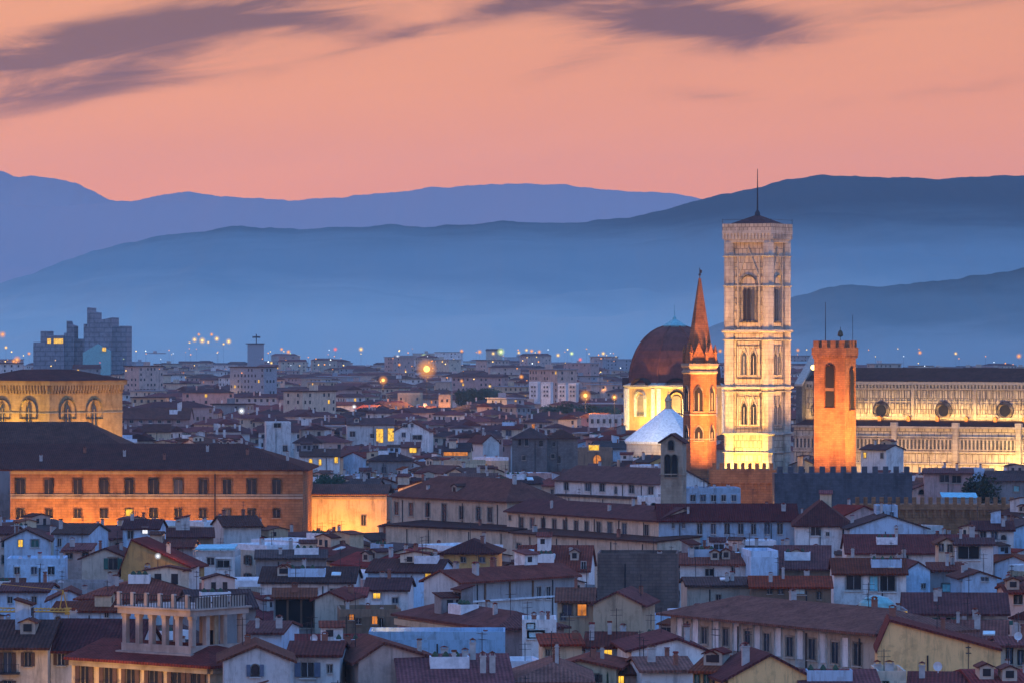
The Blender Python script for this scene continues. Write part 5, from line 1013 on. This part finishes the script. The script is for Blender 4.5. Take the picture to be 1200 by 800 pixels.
h('pinkish palace with brown shutters in the bottom left corner', -24, 56, 757, 17.8, 16, -2, 'gx', 728, 'cream', 'roof_dark', [(9, 776, 9, 24, 'rect', 'glass_dark', 'brown'), (33, 772, 7, 16, 'rect', 'glass_dark', 'brown'), (9, 804, 9, 14, 'rect', 'glass_dark', 'brown')], 805, ref='the pinkish palace', ch=2, ov=1.2)
t_, fr = HOUSES[-1]['o'], HOUSES[-1]['fr']
x, z = fr.at(12, 787); mb = MB().box(x-1.1, x+1.1, -1.0, -.003, z-.2, z)
for k in range(9): mb.box(x-1.05+k*.26, x-1.02+k*.26, -.98, -.95, z, z+.9)
mb.box(x-1.1, x+1.1, -1.0, -.95, z+.9, z+.95); mb.build('balcony', 'metal_dark', t_); keepclear(fr, -9, 9, -20)
h('house with dark slate roof and one shuttered window left of the rooftop loggia', 56, 160, 762, 17.2, 14, -7, 'gx', 727, 'white', 'roof_dark', [(72, 772, 8, 13, 'rect', 'glass_dark', 'brown')], 800, ref='the slate roof house by the loggia', ch=1)
# -- corner palace with its rooftop loggia
ze = 17.4; D = Dz(778, ze); YL = -40; fr = Frame(246, D, YL)
t = thing('corner_palace', 'orange palace with balconies and a columned rooftop loggia at the lower left', 'palace', fr.o, fr.yaw)
xl = fr.at(84, 765)[0]; dp = 10.5
MB().box(xl, 0, 0, dp, 0, ze).build('wall', 'wall_sand', t); foot(fr, -xl, dp, xl); keepclear(fr, xl-4, 2, -16); protect(84, 264, 805, D-3)
mb = MB(); o_ = .9; zr = ze+1.7
mb.add([(xl-.4, -o_, ze-.1), (o_, -o_, ze-.1), (o_, dp+o_, ze-.1), (xl-.4, dp+o_, ze-.1), (xl-.4, dp/2, zr), (-dp/2, dp/2, zr), (xl-.4, -o_, ze-.4), (o_, -o_, ze-.4), (o_, dp+o_, ze-.4), (xl-.4, dp+o_, ze-.4)], [(0, 1, 5, 4), (1, 2, 5), (2, 3, 4, 5), (3, 0, 4), (9, 8, 7, 6), (0, 6, 7, 1), (1, 7, 8, 2), (2, 8, 9, 3), (3, 9, 6, 0)])
mb.build('roof', 'roof_brown', t)
for px in (100, 128, 154, 181, 208, 231):
    x, z = fr.at(px, 768+(px-100)*.08+15); 
    add_window(t, x, 0, ze-2.5, 1.25, 2.9, 'rect', 'stone_plain', 'glass_dark', 'brown')
    mb = MB().box(x-1.3, x+1.3, -1.0, -.3, ze-4.3, ze-4.1)
    for k in range(11): mb.box(x-1.25+k*.25, x-1.22+k*.25, -.98, -.95, ze-4.1, ze-3.2)
    mb.box(x-1.3, x+1.3, -1.0, -.94, ze-3.2, ze-3.13); mb.build('balcony', 'metal_dark', t)
MB().box(xl, 0, -.45, 0, ze-1.0, ze-.42).box(.002, .4, 0, dp, ze-1.0, ze-.42).build('cornice', 'stone_plain', t)
# loggia: its own frame parallel to the palace, nearest corner at column 223
DL = D+4.5; fl = Frame(223, DL, YL); ll = Frame(223, DL, YL)
La = -fl.at(143, 735)[0]; Lb = fl.side(286, 735, 0)[0]
zq = lambda py: H-(py-HY)*DL/F
rel = fr.c*(fl.o.x-fr.o.x)+fr.s*(fl.o.y-fr.o.y), -fr.s*(fl.o.x-fr.o.x)+fr.c*(fl.o.y-fr.o.y)
lg = MB().box(-La-.5, .5, -.5, Lb+.5, zq(774), zq(766)).build('rooftop_loggia', 'stone_loggia', t); lg.location = (rel[0], rel[1], 0)
z0, z1 = zq(766), zq(722)
MB().box(-La-.1, .1, .0, .4, z0+.003, zq(757)).box(-.3, .1, .41, Lb, z0+.003, zq(757)).build('parapet', 'stone_loggia', lg)
MB().box(-La-.35, .35, -.35, Lb+.35, z1, zq(715)).box(-La-.6, .6, -.6, Lb+.6, zq(715)+.002, zq(713)).build('entablature', 'stone_loggia', lg)
for k in range(6):
    x = -La+.3+k*(La-.3)/5; MB().box(x-.28, x+.28, .02, .58, zq(757)+.002, z1-.003).box(x-.36, x+.36, -.06, .66, z1-.35, z1-.004).build('column', 'stone_loggia', lg)
for k in range(1, 4):
    y = k*(Lb-.3)/3; MB().box(-.5, .06, y-.28, y+.28, zq(757)+.002, z1-.003).build('column', 'stone_loggia', lg)
for k in range(0, 6):
    x = -La+.3+k*(La-.3)/5
    if k in (0, 3, 5): MB().box(x-.25, x+.25, Lb-.5, Lb, z0, z1-.004).build('column', 'stone_loggia', lg)
MB().box(-La*.30, -.8, Lb*.55, Lb*.62, z0, z1-.005).build('inner_wall', 'wall_sand', lg); MB().box(-La*.22, -La*.10, Lb*.54, Lb*.549, z0, z0+2.3).build('doorway', 'void_dark', lg)
mb = MB(); zf = zq(713); zt = zq(699)
n = 26
for k in range(n+1): x = -La-.3+k*(La+.6)/n; mb.box(x-.03, x+.03, -.33, -.27, zf, zt)
for k in range(22): y = -.3+k*(Lb+.6)/21; mb.box(.27, .33, y-.03, y+.03, zf, zt)
mb.box(-La-.35, .35, -.36, -.24, zt, zt+.1).box(.24, .36, -.23, Lb+.3, zt, zt+.1); mb.build('railing', 'metal_dark', lg)
for k in range(6): x = -La-.1+k*(La)/5; MB().box(x-.2, x+.2, -.5, -.1, zf+.002, zt+.25).build('rail_post', 'stone_loggia', lg)
for k in range(3): y = .6+k*(Lb)/3.1; MB().box(.1, .23, y, y+Lb/3.1-.35, zf+.003, zt-.1).build('rail_panel', 'stone_loggia', lg)
ref('the columned rooftop loggia', 215, 735, DL)
PROTECT.append((138, 290, 766, DL-2))
spot('street_lamp_glow', fr.world(-7, -7, 9), fr.world(-8, 0, 14), 4000, (1, .55, .2), 120)
spot('street_lamp_glow', fr.world(-16, -7, 9), fr.world(-17, 0, 14), 5000, (1, .55, .2), 120)
spot('street_lamp_glow', Wp(12, 800, 455)+Vector((0, 0, -3)), Wp(14, 770, 480), 3000, (1, .55, .2), 120)
# -- tower crane jib at the left edge
D = 556; p = Wp(-60, 716, D); fr = Frame(-60, D, 0); zj = Wp(0, 716, D).z; xt = (81+60)*D/F
t = thing('tower_crane', 'yellow lattice crane jib with slanted tie bars reaching in from the left edge', 'crane', fr.o)
mb = MB()
for y in (-.35, .35): mb.tube((0, y, zj), (xt, y, zj), .09, 5)
mb.tube((0, 0, zj+.55), (xt, 0, zj+.3), .09, 5)
for k in range(30): a = xt*k/30; c = xt*(k+1)/30; mb.tube((a, -.35, zj), (c, 0, zj+.5), .045, 4).tube((a, .35, zj), (c, 0, zj+.5), .045, 4)
mb.build('jib', 'crane_yellow', t)
mb = MB()
for x, y in ((-.5, -.5), (.5, -.5), (.5, .5), (-.5, .5)): mb.tube((x, y, 0), (x, y, zj+4), .08, 5)
for k in range(24): z = k*zj/24; mb.tube((-.5, -.5, z), (.5, -.5, z+zj/24), .05, 4).tube((.5, .5, z), (-.5, .5, z+zj/24), .05, 4)
mb.build('mast', 'crane_yellow', t)
xa = (70+60)*D/F; xb = (79+60)*D/F
MB().tube((xa, 0, zj+.3), (xa+.4, 0, zj+2.6), .07, 5).tube((xb, 0, zj+.3), (xa+.4, 0, zj+2.6), .07, 5).tube((xa+.4, 0, zj+2.6), (0, 0, zj+4), .04, 4).build('tie_frame', 'crane_yellow', t)
MB().box(xt-.5, xt+.3, -.4, .4, zj-.35, zj+.45).tube((xt-.1, 0, zj-.35), (xt-.1, 0, zj-1.6), .04, 4).build('end_pulley', 'crane_yellow', t)
# ================================================================== trees, filling houses, far city, lamps
def leaf_mesh(kind, seed):
    key = ('leaf', kind)
    if key in CACHE: return CACHE[key]
    r = random.Random(seed); mb = MB(); n = 1700
    lobes = [(r.uniform(-.55, .55), r.uniform(-.55, .55), r.uniform(.3, .95), r.uniform(.28, .5)) for _ in range(9)] if kind < 2 else [(0, 0, .1+.09*k, .17*(1-.09*k)+.03) for k in range(10)]
    for _ in range(n):
        a, b, c, q = r.choice(lobes); d = Vector((r.gauss(0, 1), r.gauss(0, 1), r.gauss(0, .8))).normalized()*q*r.uniform(.55, 1.08); p = Vector((a, b, c))+d
        s = r.uniform(.03, .075) if kind < 2 else r.uniform(.02, .045); u_ = Vector((r.gauss(0, 1), r.gauss(0, 1), r.gauss(0, 1))).normalized(); v_ = u_.orthogonal().normalized()
        mb.add([p-u_*s-v_*s*.6, p+u_*s-v_*s*.6, p+u_*s*.8+v_*s*.7, p-u_*s*.6+v_*s*.7], [(0, 1, 2, 3)])
    CACHE[key] = mb.mesh('crown', ['leaves']); return CACHE[key]
def trunk_mesh():
    if 'trunk' not in CACHE:
        mb = MB().tube((0, 0, 0), (0, 0, .55), .05, 7, 0, .03)
        for k in range(4): a = k*1.7; mb.tube((0, 0, .35+.05*k), (.35*math.cos(a), .35*math.sin(a), .7+.04*k), .022, 5, 0, .01)
        CACHE['trunk'] = mb.mesh('trunk', ['bark'])
    return CACHE['trunk']
def tree(px, py_top, D, hgt, label, kind=0, group=None):
    """a tree whose crown top shows on row py_top at distance D; hgt is the crown's width scale"""
    z = H-(py_top-HY)*D/F; t = thing('tree' if kind < 2 else 'cypress_tree', label, 'tree', ((px-600)*D/F, D, 0), px, group)
    link('trunk', trunk_mesh(), t, (0, 0, 0), 0, (hgt*.9, hgt*.9, z*.8)); link('crown', leaf_mesh(kind, 5+kind), t, (0, 0, z-hgt*1.25 if kind < 2 else 0), px*.7, (hgt*(1 if kind < 2 else .9), hgt*(1 if kind < 2 else .9), hgt if kind < 2 else z))
    protect(px-4, px+4, py_top+6, D-2); return t
for i, (px, py, s) in enumerate(((545, 456, 7), (560, 453, 9), (577, 455, 8))): tree(px, py, 2500, s, 'dark tree in the wooded clump between the two glowing street lamps', i % 2, 'trees of the far wooded clump')
for i, (px, py, s) in enumerate(((640, 476, 7), (652, 474, 8), (664, 473, 9), (677, 474, 8), (690, 475, 8), (703, 474, 8), (714, 476, 7))): tree(px, py, 2050, s, 'dark round tree in the tree row left of the yellow chapel drum', i % 2, 'trees in the row left of the domed chapel')
tree(1152, 558, 1085, 6.5, 'dark leafy tree in front of the cathedral between pink and dark roofs', 0)
tree(388, 554, 1070, 4.5, 'low dark bush tree right of the brown palace roof', 1)
tree(712, 783, 452, 1.6, 'slim dark cypress at the bottom edge beside a yellow lit window', 2)
tree(730, 690, 605, 1.5, 'small potted tree on the terrace in front of the dark windowless block', 1)
# ---- columns already covered, nearest first
cov = [900.0]*1300
ITEMS = []
for q in HOUSES:
    fr = q['fr']; cs = [fr.world(x, y, q['zt']*.93) for x in (-q['w']/2, q['w']/2) for y in (0, q['d'])]; ps = [proj(c) for c in cs]
    ITEMS.append((q['D'], min(p[0] for p in ps), max(p[0] for p in ps), max(p[1] for p in ps)))
for D_, a, b, y in ((D0, 848, 930, 270), (1380, 926, 1290, 440), (D2, 954, 1010, 400), (D3, 801, 840, 430), (D4, 728, 850, 440), (D5, 734, 800, 505), (D6, -60, 135, 445), (985, 908, 1069, 550), (1005, 833, 908, 548), (930, 1000, 1200, 588), (D8, 357, 453, 578), (D7b, 0, 140, 520), (925, 774, 802, 515)): ITEMS.append((D_, a, b, y))
ITEMS.sort()
WN = dict(white='white', cream='cream', pink='pink', beige='beige', sand='tan', rose='dusky pink', grey='grey', bluewhite='pale bluish', ochre='ochre')
RN = dict(roof_red='red', roof_brown='brown', roof_dark='dark', roof_grey='slate grey')
FILL = []
rr_ = random.Random(77)
def grid_yaw(x, y): return (-48, 38, -50, 5, -30, 42, -8, -52)[int((x+4000)//55*7+(y//70)*13) % 8]
D = 452.0; ii = 0
while D < 1900 and len(FILL) < 205:
    while ii < len(ITEMS) and ITEMS[ii][0] <= D:
        _, a, b, y = ITEMS[ii]; ii += 1
        for x in range(max(0, int(a)+50), min(1300, int(b)+50)): cov[x] = min(cov[x], y)
    X = -.1175*D
    while X < .1175*D:
        wd = rr_.uniform(6, 14); d = rr_.uniform(6.5, 11); yaw = grid_yaw(X, D)+rr_.uniform(-6, 6)
        Dj = D+rr_.uniform(-6, 6); px = 600+F*X/Dj; fr = Frame(px, Dj, yaw)
        ze = rr_.uniform(11.5, 17.5) if D < 900 else rr_.uniform(12, 19.5)
        roof = rr_.choices(('gx', 'gy', 'hip', 'flat', 'shed'), (46, 22, 14, 13, 5))[0]
        rise = {'gx': d*.16, 'gy': wd*.16, 'hip': min(wd, d)*.17, 'flat': 1.0, 'shed': 1.6}[roof]
        step = wd*abs(fr.c)+d*abs(fr.s)*.6+rr_.uniform(.5, 6); X += step
        pts = [fr.world(x, y) for x in (-wd/2, 0, wd/2) for y in (0, d/2, d)]
        if any(inside(p) for p in pts): continue
        pj = [proj(Vector((p.x, p.y, ze))) for p in pts]; xa, xb = min(p[0] for p in pj), max(p[0] for p in pj)
        if xb < -2 or xa > 1202: continue
        zmax = 99
        for a, b, vb, Dv in PROTECT:
            if Dv > Dj-2 and a < xb and b > xa: zmax = min(zmax, H-(vb-HY)*Dj/F)
        mg = 2.0 if roof in ('gx', 'hip', 'gy') else .6
        if ze+rise+mg > zmax: ze = zmax-rise-mg-rr_.uniform(0, 1.2)
        if ze < 5.5: continue
        yt = HY+(H-ze-rise*.6)*F/Dj; ye = HY+(H-ze)*F/Dj
        vis = [x for x in range(max(0, int(xa)), min(1200, int(xb))) if yt < cov[x+50]-3]
        if len(vis) < max(4, .16*(xb-xa)): continue
        for x in range(max(0, int(xa)+50), min(1300, int(xb)+50)): cov[x] = min(cov[x], ye)
        wall = rr_.choices(list(WN), (15, 17, 10, 14, 12, 8, 14, 8, 6))[0]; rm = rr_.choices(list(RN), (20, 34, 32, 14))[0]; rm_ = 'terrace' if roof == 'flat' and rr_.random() < .6 else rm
        t = thing('house', None, 'house', fr.o, fr.yaw, 'houses filling the old town'); ro, f = build_shell(t, wd, d, ze, rise, roof, 'wall_'+wall, rm_)
        nch = rr_.choice((0, 1, 1, 2, 3)) if roof != 'shed' else 0; nant = rr_.choice((0, 0, 1, 1)); nsk = rr_.choice((0, 0, 0, 1)) if roof in ('gx', 'hip') else 0
        clutter(ro, f, wd, d, rr_, nch, nant if D < 1000 else 0, nsk, 1 if rr_.random() < .12 and D < 900 else 0)
        lit = 0; nw = 0; n = max(1, min(4, int(wd/3.2))); shut = rr_.choice((None, None, 'green', 'brown')) if D < 800 else None
        for k in range(n):
            for j in range(2 if D < 1100 else 1):
                if rr_.random() < .72:
                    L_ = rr_.random() < .07; lit += L_; nw += 1
                    add_window(t, -wd/2+(k+.5)*wd/n, 0, ze-1.7-3.1*j, 1.0, 1.5, 'rect', 'stone_trim', 'lit_yellow' if L_ else 'glass_dark', shut)
        xs = wd/2 if yaw < 0 else -wd/2
        for k in range(1, max(2, int(d/3.4))):
            if rr_.random() < .6: add_window(t, xs, k*d/max(2, int(d/3.4)), ze-1.8, 1.0, 1.5, 'rect', 'stone_trim', 'glass_dark', None, math.pi/2 if yaw < 0 else -math.pi/2)
        foot(fr, wd, d); px = sum(vis)/len(vis)
        FILL.append(dict(o=t, px=px, py=(yt+ye)/2, D=Dj, wall=WN[wall], roof=RN[rm], kind=roof, ch=nch, sk=nsk, lit=lit, nw=nw, sh=shut, w=xb-xa))
    D += rr_.uniform(6, 9)*(1+(D-450)/1500)
D_END = D; print('FILL', len(FILL), D_END, 'houses', len(HOUSES))
# ---- a label of its own for each: look, then what it stands beside
REFS = [(q['ref'], q['px'], q['py'], q['D']) for q in HOUSES if q['ref']]+LREF
num = {1: 'one', 2: 'two', 3: 'three', 4: 'four'}
def looks(q):
    r = {'gx': 'pitched', 'gy': 'gabled', 'hip': 'hipped', 'flat': 'flat terrace', 'shed': 'lean-to'}[q['kind']]
    base = f"{q['wall']} house with {q['roof']+' ' if q['kind'] != 'flat' else ''}{r} roof"
    ex = []
    if q['lit']: ex.append('lit window')
    if q['sk']: ex.append('skylight')
    if q['ch'] > 1: ex.append(num[q['ch']]+' chimneys')
    elif q['ch'] == 0: ex.append('no chimney')
    if q['sh']: ex.append(q['sh']+' shutters')
    return base, ex
def where(q, k):
    near = sorted(REFS, key=lambda r: (r[1]-q['px'])**2+((r[2]-q['py'])*1.6)**2)[k]
    dxp, dyp = q['px']-near[1], q['py']-near[2]
    if abs(dxp) > abs(dyp)*1.3: return ('right of ' if dxp > 0 else 'left of ')+near[0]
    return ('in front of ' if q['D'] < near[3] else 'behind ')+near[0]
used = {o['label'] for o in COL.objects if 'label' in o}
for q in FILL:
    base, ex = looks(q); done = False
    for k in range(4):
        for e in ex[:2]+[None] if ex else [None]:
            lab = base+(' and '+e if e else '')+' '+where(q, k)
            if len(lab.split()) > 16: lab = lab.replace(' roof', '')
            if len(lab.split()) <= 16 and lab not in used: done = True; break
        if done: break
    used.add(lab); q['o']['label'] = lab
# ---- the rest of the city out to the hills, one mass
def city():
    mb = MB(); r = random.Random(5)
    mats = ['wall_white', 'wall_cream', 'wall_pink', 'wall_beige', 'wall_rose', 'wall_grey', 'roof_red', 'roof_brown', 'roof_dark', 'glass_dark', 'lit_yellow', 'lit_orange', 'concrete', 'wall_sand']
    D = 470.0
    while D < 7600:
        near = D < D_END; X = -.12*D-75 if near else -.15*D
        while X < (.12*D+75 if near else .15*D):
            if near and -.12*D-14 < X < .12*D+8: X = .12*D+8
            big = r.random() < min(.42, max(.04, (D-2200)/6000)); wd = r.uniform(16, 38) if big else r.uniform(8, 18); d = r.uniform(10, 16)
            hz_ = (r.uniform(14, 22)+(r.random() < .12)*r.uniform(4, 14)) if big else r.uniform(9, 17.5)
            yaw = R(grid_yaw(X*.35, D*.3)+r.uniform(-8, 8)); Dj = D+r.uniform(-14, 14)*(D/1800); c, s = math.cos(yaw), math.sin(yaw)
            Xc = X; X += wd*abs(c)+d*abs(s)*.5+r.uniform(0, 9)*(D/2200)
            if r.random() < .10: continue
            fx = lambda x, y: (Xc+c*x-s*y, Dj+s*x+c*y)
            p = Vector((Xc, Dj, 0))
            if inside(p) or inside(Vector((*fx(wd/2, 0), 0))) or inside(Vector((*fx(-wd/2, 0), 0))) or inside(Vector((*fx(0, d), 0))): continue
            pxl, pxr = 600+F*(Xc-wd/2)/Dj, 600+F*(Xc+wd/2)/Dj; zmax = 99
            for a, b, vb, Dv in PROTECT:
                if Dv > Dj and a < pxr and b > pxl: zmax = min(zmax, H-(vb-HY)*Dj/F)
            if hz_+2.5 > zmax: hz_ = zmax-2.5
            if hz_ < 5: continue
            wm = r.choices((0, 1, 2, 3, 4, 5, 12, 13), (24, 16, 14, 14, 10, 8, 8 if big else 1, 8))[0]
            B = [fx(-wd/2, 0), fx(wd/2, 0), fx(wd/2, d), fx(-wd/2, d)]
            mb.add([(*q, 0) for q in B]+[(*q, hz_) for q in B], [(0, 1, 5, 4), (1, 2, 6, 5), (2, 3, 7, 6), (3, 0, 4, 7)], wm)
            rm = r.choice((6, 7, 7, 8)); e = .7
            E = [fx(-wd/2-e, -e), fx(wd/2+e, -e), fx(wd/2+e, d+e), fx(-wd/2-e, d+e)]
            if big and r.random() < .6:
                mb.add([(*q, hz_) for q in E]+[(*q, hz_+.5) for q in E], [(0, 1, 5, 4), (1, 2, 6, 5), (2, 3, 7, 6), (3, 0, 4, 7), (4, 5, 6, 7)], r.choice((12, 8, 5)))
                if r.random() < .5: q0 = fx(0, d*.3); mb.box(q0[0]-2, q0[0]+2, q0[1]-2, q0[1]+2, hz_+.5, hz_+3, wm)
            else:
                rs = min(wd, d)*.17; g = .1 if r.random() < .6 else min(wd, d)*.5
                R0, R1 = (fx(-wd/2-e+g, d/2), fx(wd/2+e-g, d/2)) if wd >= d else (fx(0, g), fx(0, d-g))
                if wd >= d: fs = [(0, 1, 5, 4), (1, 2, 5), (2, 3, 4, 5), (3, 0, 4)]
                else: fs = [(0, 1, 4), (1, 2, 5, 4), (2, 3, 5), (3, 0, 4, 5)]
                mb.add([(*q, hz_-.1) for q in E]+[(*R0, hz_+rs), (*R1, hz_+rs)], fs, rm); mb.add([(*q, hz_-.1) for q in E], [(3, 2, 1, 0)], rm)
                if D < 2600:
                    for _ in range(r.randint(0, 2)): q0 = fx(r.uniform(-.4, .4)*wd, r.uniform(.2, .7)*d); mb.box(q0[0]-.4, q0[0]+.4, q0[1]-.3, q0[1]+.3, hz_, hz_+rs+1.2, r.choice((0, 4)))
            if D < 5200:
                n = max(1, int(wd/(3.0 if D < 3000 else 4.2))); rows = min(6, int(hz_/3.3)-1)
                for j in range(rows):
                    for k in range(n):
                        if r.random() < .42: continue
                        x = -wd/2+(k+.5)*wd/n; z = hz_-1.4-3.3*j; q0, q1 = fx(x-.6, -.06), fx(x+.6, -.06)
                        mb.add([(*q0, z-1.0), (*q1, z-1.0), (*q1, z+.6), (*q0, z+.6)], [(0, 1, 2, 3)], 9 if r.random() > .06 else r.choice((10, 10, 11)))
                xs = wd/2 if yaw < 0 else -wd/2
                for j in range(rows):
                    for k in range(1, 4):
                        if r.random() < .5: continue
                        y = k*d/4; z = hz_-1.4-3.3*j; o_ = .06 if xs > 0 else -.06; q0, q1 = fx(xs+o_, y-.6), fx(xs+o_, y+.6)
                        mb.add([(*q0, z-1.0), (*q1, z-1.0), (*q1, z+.6), (*q0, z+.6)], [(0, 1, 2, 3)], 9 if r.random() > .03 else 10)
        D += r.uniform(15, 22)*max(.8, (D/1500)**1.15)
    me = mb.mesh('distant_city', mats); o = link('distant_city', me); tag(o, 'hazy mass of far roofs and apartment blocks running out to the hills', None, None, 'stuff'); return len(mb.f)
city()
# ---- lamps
def bulb(c, r): 
    key = ('bulb', c)
    if key not in CACHE: CACHE[key] = MB().ball((0, 0, 0), 1.0, 0, 10, 6).mesh('lamp_head', ['bulb_'+c])
    return CACHE[key]
def globe_mesh(c):  # added shell that stands in for a lamp's halo
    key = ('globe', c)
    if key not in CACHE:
        me = MB().ball((0, 0, 0), 1.0, 0, 24, 14).mesh('lamp_halo', ['globe_'+c]); CACHE[key] = me
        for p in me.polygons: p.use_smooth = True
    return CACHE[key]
def pole():
    if 'pole' not in CACHE: CACHE['pole'] = MB().tube((0, 0, 0), (0, 0, 1), .07, 6).mesh('pole', ['metal_dark'])
    return CACHE['pole']
def lamp(px, py, D, c, rpx, label, group=None, power=0):
    g0 = terrain((px-600)*D/F, D) if D > 5000 else 0; z = H-(py-HY)*D/F-g0; t = thing('street_lamp', label, 'street lamp', ((px-600)*D/F, D, g0), 0, group); r = 1.3*rpx*D/F
    big = rpx > .7; k = .55 if big else 1
    link('pole', pole(), t, (0, 0, 0), 0, (1, 1, max(2, z-r))); link('lamp_head', bulb('core' if power and c == 'sodium' else c, r), t, (0, 0, z), 0, (r*k, r*k, r*k))
    if big: link('lamp_halo', globe_mesh(c), t, (0, 0, z), 0, (r*2, r*2, r*2))  # shell added around the head to imitate its glow in the air
    if power:
        l = bpy.data.lights.new('lamp_light', 'POINT'); l.energy = power; l.color = (1, .45, .12); l.shadow_soft_size = r; o = bpy.data.objects.new('lamp_light', l); COL.objects.link(o); o.parent = t; o.location = (0, -2.4*r-.5, z)
CN = dict(sodium='orange', warm='yellow', white='white', green='greenish', red='red')
BIG = [(500, 432, 2350, 'sodium', 5.2, 'largest glowing orange lamp high over the far roofs', 160000), (449, 445, 2250, 'sodium', 2.4, 'orange lamp on a tall pole left of the largest glowing lamp', 70000), (686, 463, 1990, 'sodium', 3.0, 'orange lamp over the tree row left of the domed chapel', 60000),
       (720, 465, 1900, 'sodium', 1.8, 'small orange lamp touching the left side of the yellow drum', 25000), (283, 481, 1800, 'white', 1.8, 'bright white lamp among roofs beyond the brown palace', 2500), (415, 476, 1850, 'white', 1.2, 'white lamp on far roofs above the two tall lit windows', 1500)]
for px, py, D, c, r, lb, pw in BIG: lamp(px, py, D, c, r, lb, None, pw)
for px, py, c, r in ((222, 402, 'warm', .9), (228, 398, 'warm', 1.5), (237, 399, 'warm', 1.8), (244, 401, 'warm', .9), (254, 397, 'warm', 1.5), (268, 400, 'warm', 1.6), (248, 392, 'sodium', 1.0), (233, 392, 'sodium', .9), (262, 403, 'warm', .8)): lamp(px, py, 5900 if py < 403 else 4300, c, r, 'yellow lamp in the dense light row right of the courthouse', 'light row right of the courthouse')
for px, py, c, r in ((3, 392, 'sodium', 1.8), (14, 399, 'sodium', 1.2), (7, 407, 'warm', 1.0), (20, 421, 'sodium', 2.0), (16, 423, 'sodium', 1.2), (34, 414, 'sodium', 1.0), (44, 398, 'warm', .8)): lamp(px, py, 5900 if py < 403 else 4300, c, r, 'orange lamp left of the courthouse on the hazy skyline', 'lamps left of the courthouse')
for px, py, c, r in ((379, 398, 'sodium', 1.2), (393, 409, 'red', 1.2), (423, 409, 'warm', 1.4), (338, 412, 'sodium', 1.2), (330, 409, 'sodium', 1.0), (350, 418, 'warm', 1.0), (497, 418, 'green', 1.8), (587, 412, 'green', 2.1), (578, 414, 'warm', 1.1), (562, 412, 'sodium', 1.3), (541, 411, 'sodium', 1.1), (608, 413, 'warm', 1.0), (617, 410, 'warm', 1.0), (623, 411, 'sodium', 1.1), (632, 412, 'sodium', 1.1), (654, 416, 'warm', 1.2), (670, 414, 'green', 1.2), (680, 421, 'red', 1.2), (707, 414, 'warm', 1.2), (466, 418, 'white', 1.2), (322, 400, 'white', 1.1), (284, 400, 'white', 1.1), (468, 427, 'sodium', .9), (541, 446, 'sodium', 1.1), (611, 441, 'sodium', 1.3), (574, 452, 'warm', .9), (624, 453, 'warm', .9), (318, 425, 'warm', .9), (1078, 413, 'sodium', 1.2), (1120, 414, 'warm', 1.0), (1194, 417, 'sodium', 1.5), (1060, 437, 'warm', .8), (844, 411, 'sodium', 1.2), (935, 410, 'sodium', 1.1), (545, 402, 'warm', .7), (558, 388, 'white', .8), (516, 384, 'white', .8), (430, 394, 'sodium', .7), (452, 388, 'warm', .6)):
    lamp(px, py, 6200 if py < 404 else 4700 if py < 425 else 2900, c, r, f'{CN[c]} lamp among many lights between the far roofs and hills', f'scattered {CN[c]} far lamps')
for k in range(150):
    py = 408+abs(rr_.gauss(0, 1))*18; px = rr_.uniform(0, 735) if rr_.random() < .75 else rr_.uniform(930, 1200)
    if 38 < px < 150 and py < 420: continue
    c = rr_.choices(list(CN), (48, 34, 14, 3, 2))[0]; lamp(px, py, 5200 if py < 416 else 3600 if py < 432 else 2700, c, rr_.uniform(.25, .6), f'{CN[c]} lamp among many lights between the far roofs and hills', f'scattered {CN[c]} far lamps')
# lamp of the porch house and warm street light spilling between near houses
lamp(185, 651, 688, 'white', 1.7, 'bright white lamp beside the ochre sloping wall', None, 260)
for px, py, D, pw in ((300, 640, 800, 500), (455, 735, 560, 250), (620, 655, 760, 300), (735, 640, 830, 350), (930, 655, 780, 300), (1170, 700, 610, 250), (560, 560, 1250, 1200), (330, 500, 1700, 700), (250, 470, 2200, 1500), (590, 480, 2100, 1800), (640, 510, 1600, 900), (1080, 545, 1150, 900), (207, 638, 730, 500), (690, 590, 965, 500), (700, 538, 1180, 900), (250, 630, 800, 500)):
    l = bpy.data.lights.new('alley_light', 'POINT'); l.energy = pw; l.color = (1, .45, .10); l.shadow_soft_size = .4; o = bpy.data.objects.new('alley_light', l); COL.objects.link(o); o.location = Wp(px, py, D)
for k in range(34):                                     # street lamps' light welling up between the far houses
    D = rr_.uniform(1350, 3600); px = rr_.uniform(140, 720) if rr_.random() < .8 else rr_.uniform(940, 1200); x = (px-600)*D/F
    if inside(Vector((x, D, 0))): continue
    l = bpy.data.lights.new('alley_light', 'POINT'); l.energy = rr_.uniform(500, 1300)*(D/1500)**1.3; l.color = (1, rr_.uniform(.36, .55), .10); l.shadow_soft_size = .6; o = bpy.data.objects.new('alley_light', l); COL.objects.link(o); o.location = (x, D, rr_.uniform(13, 20))
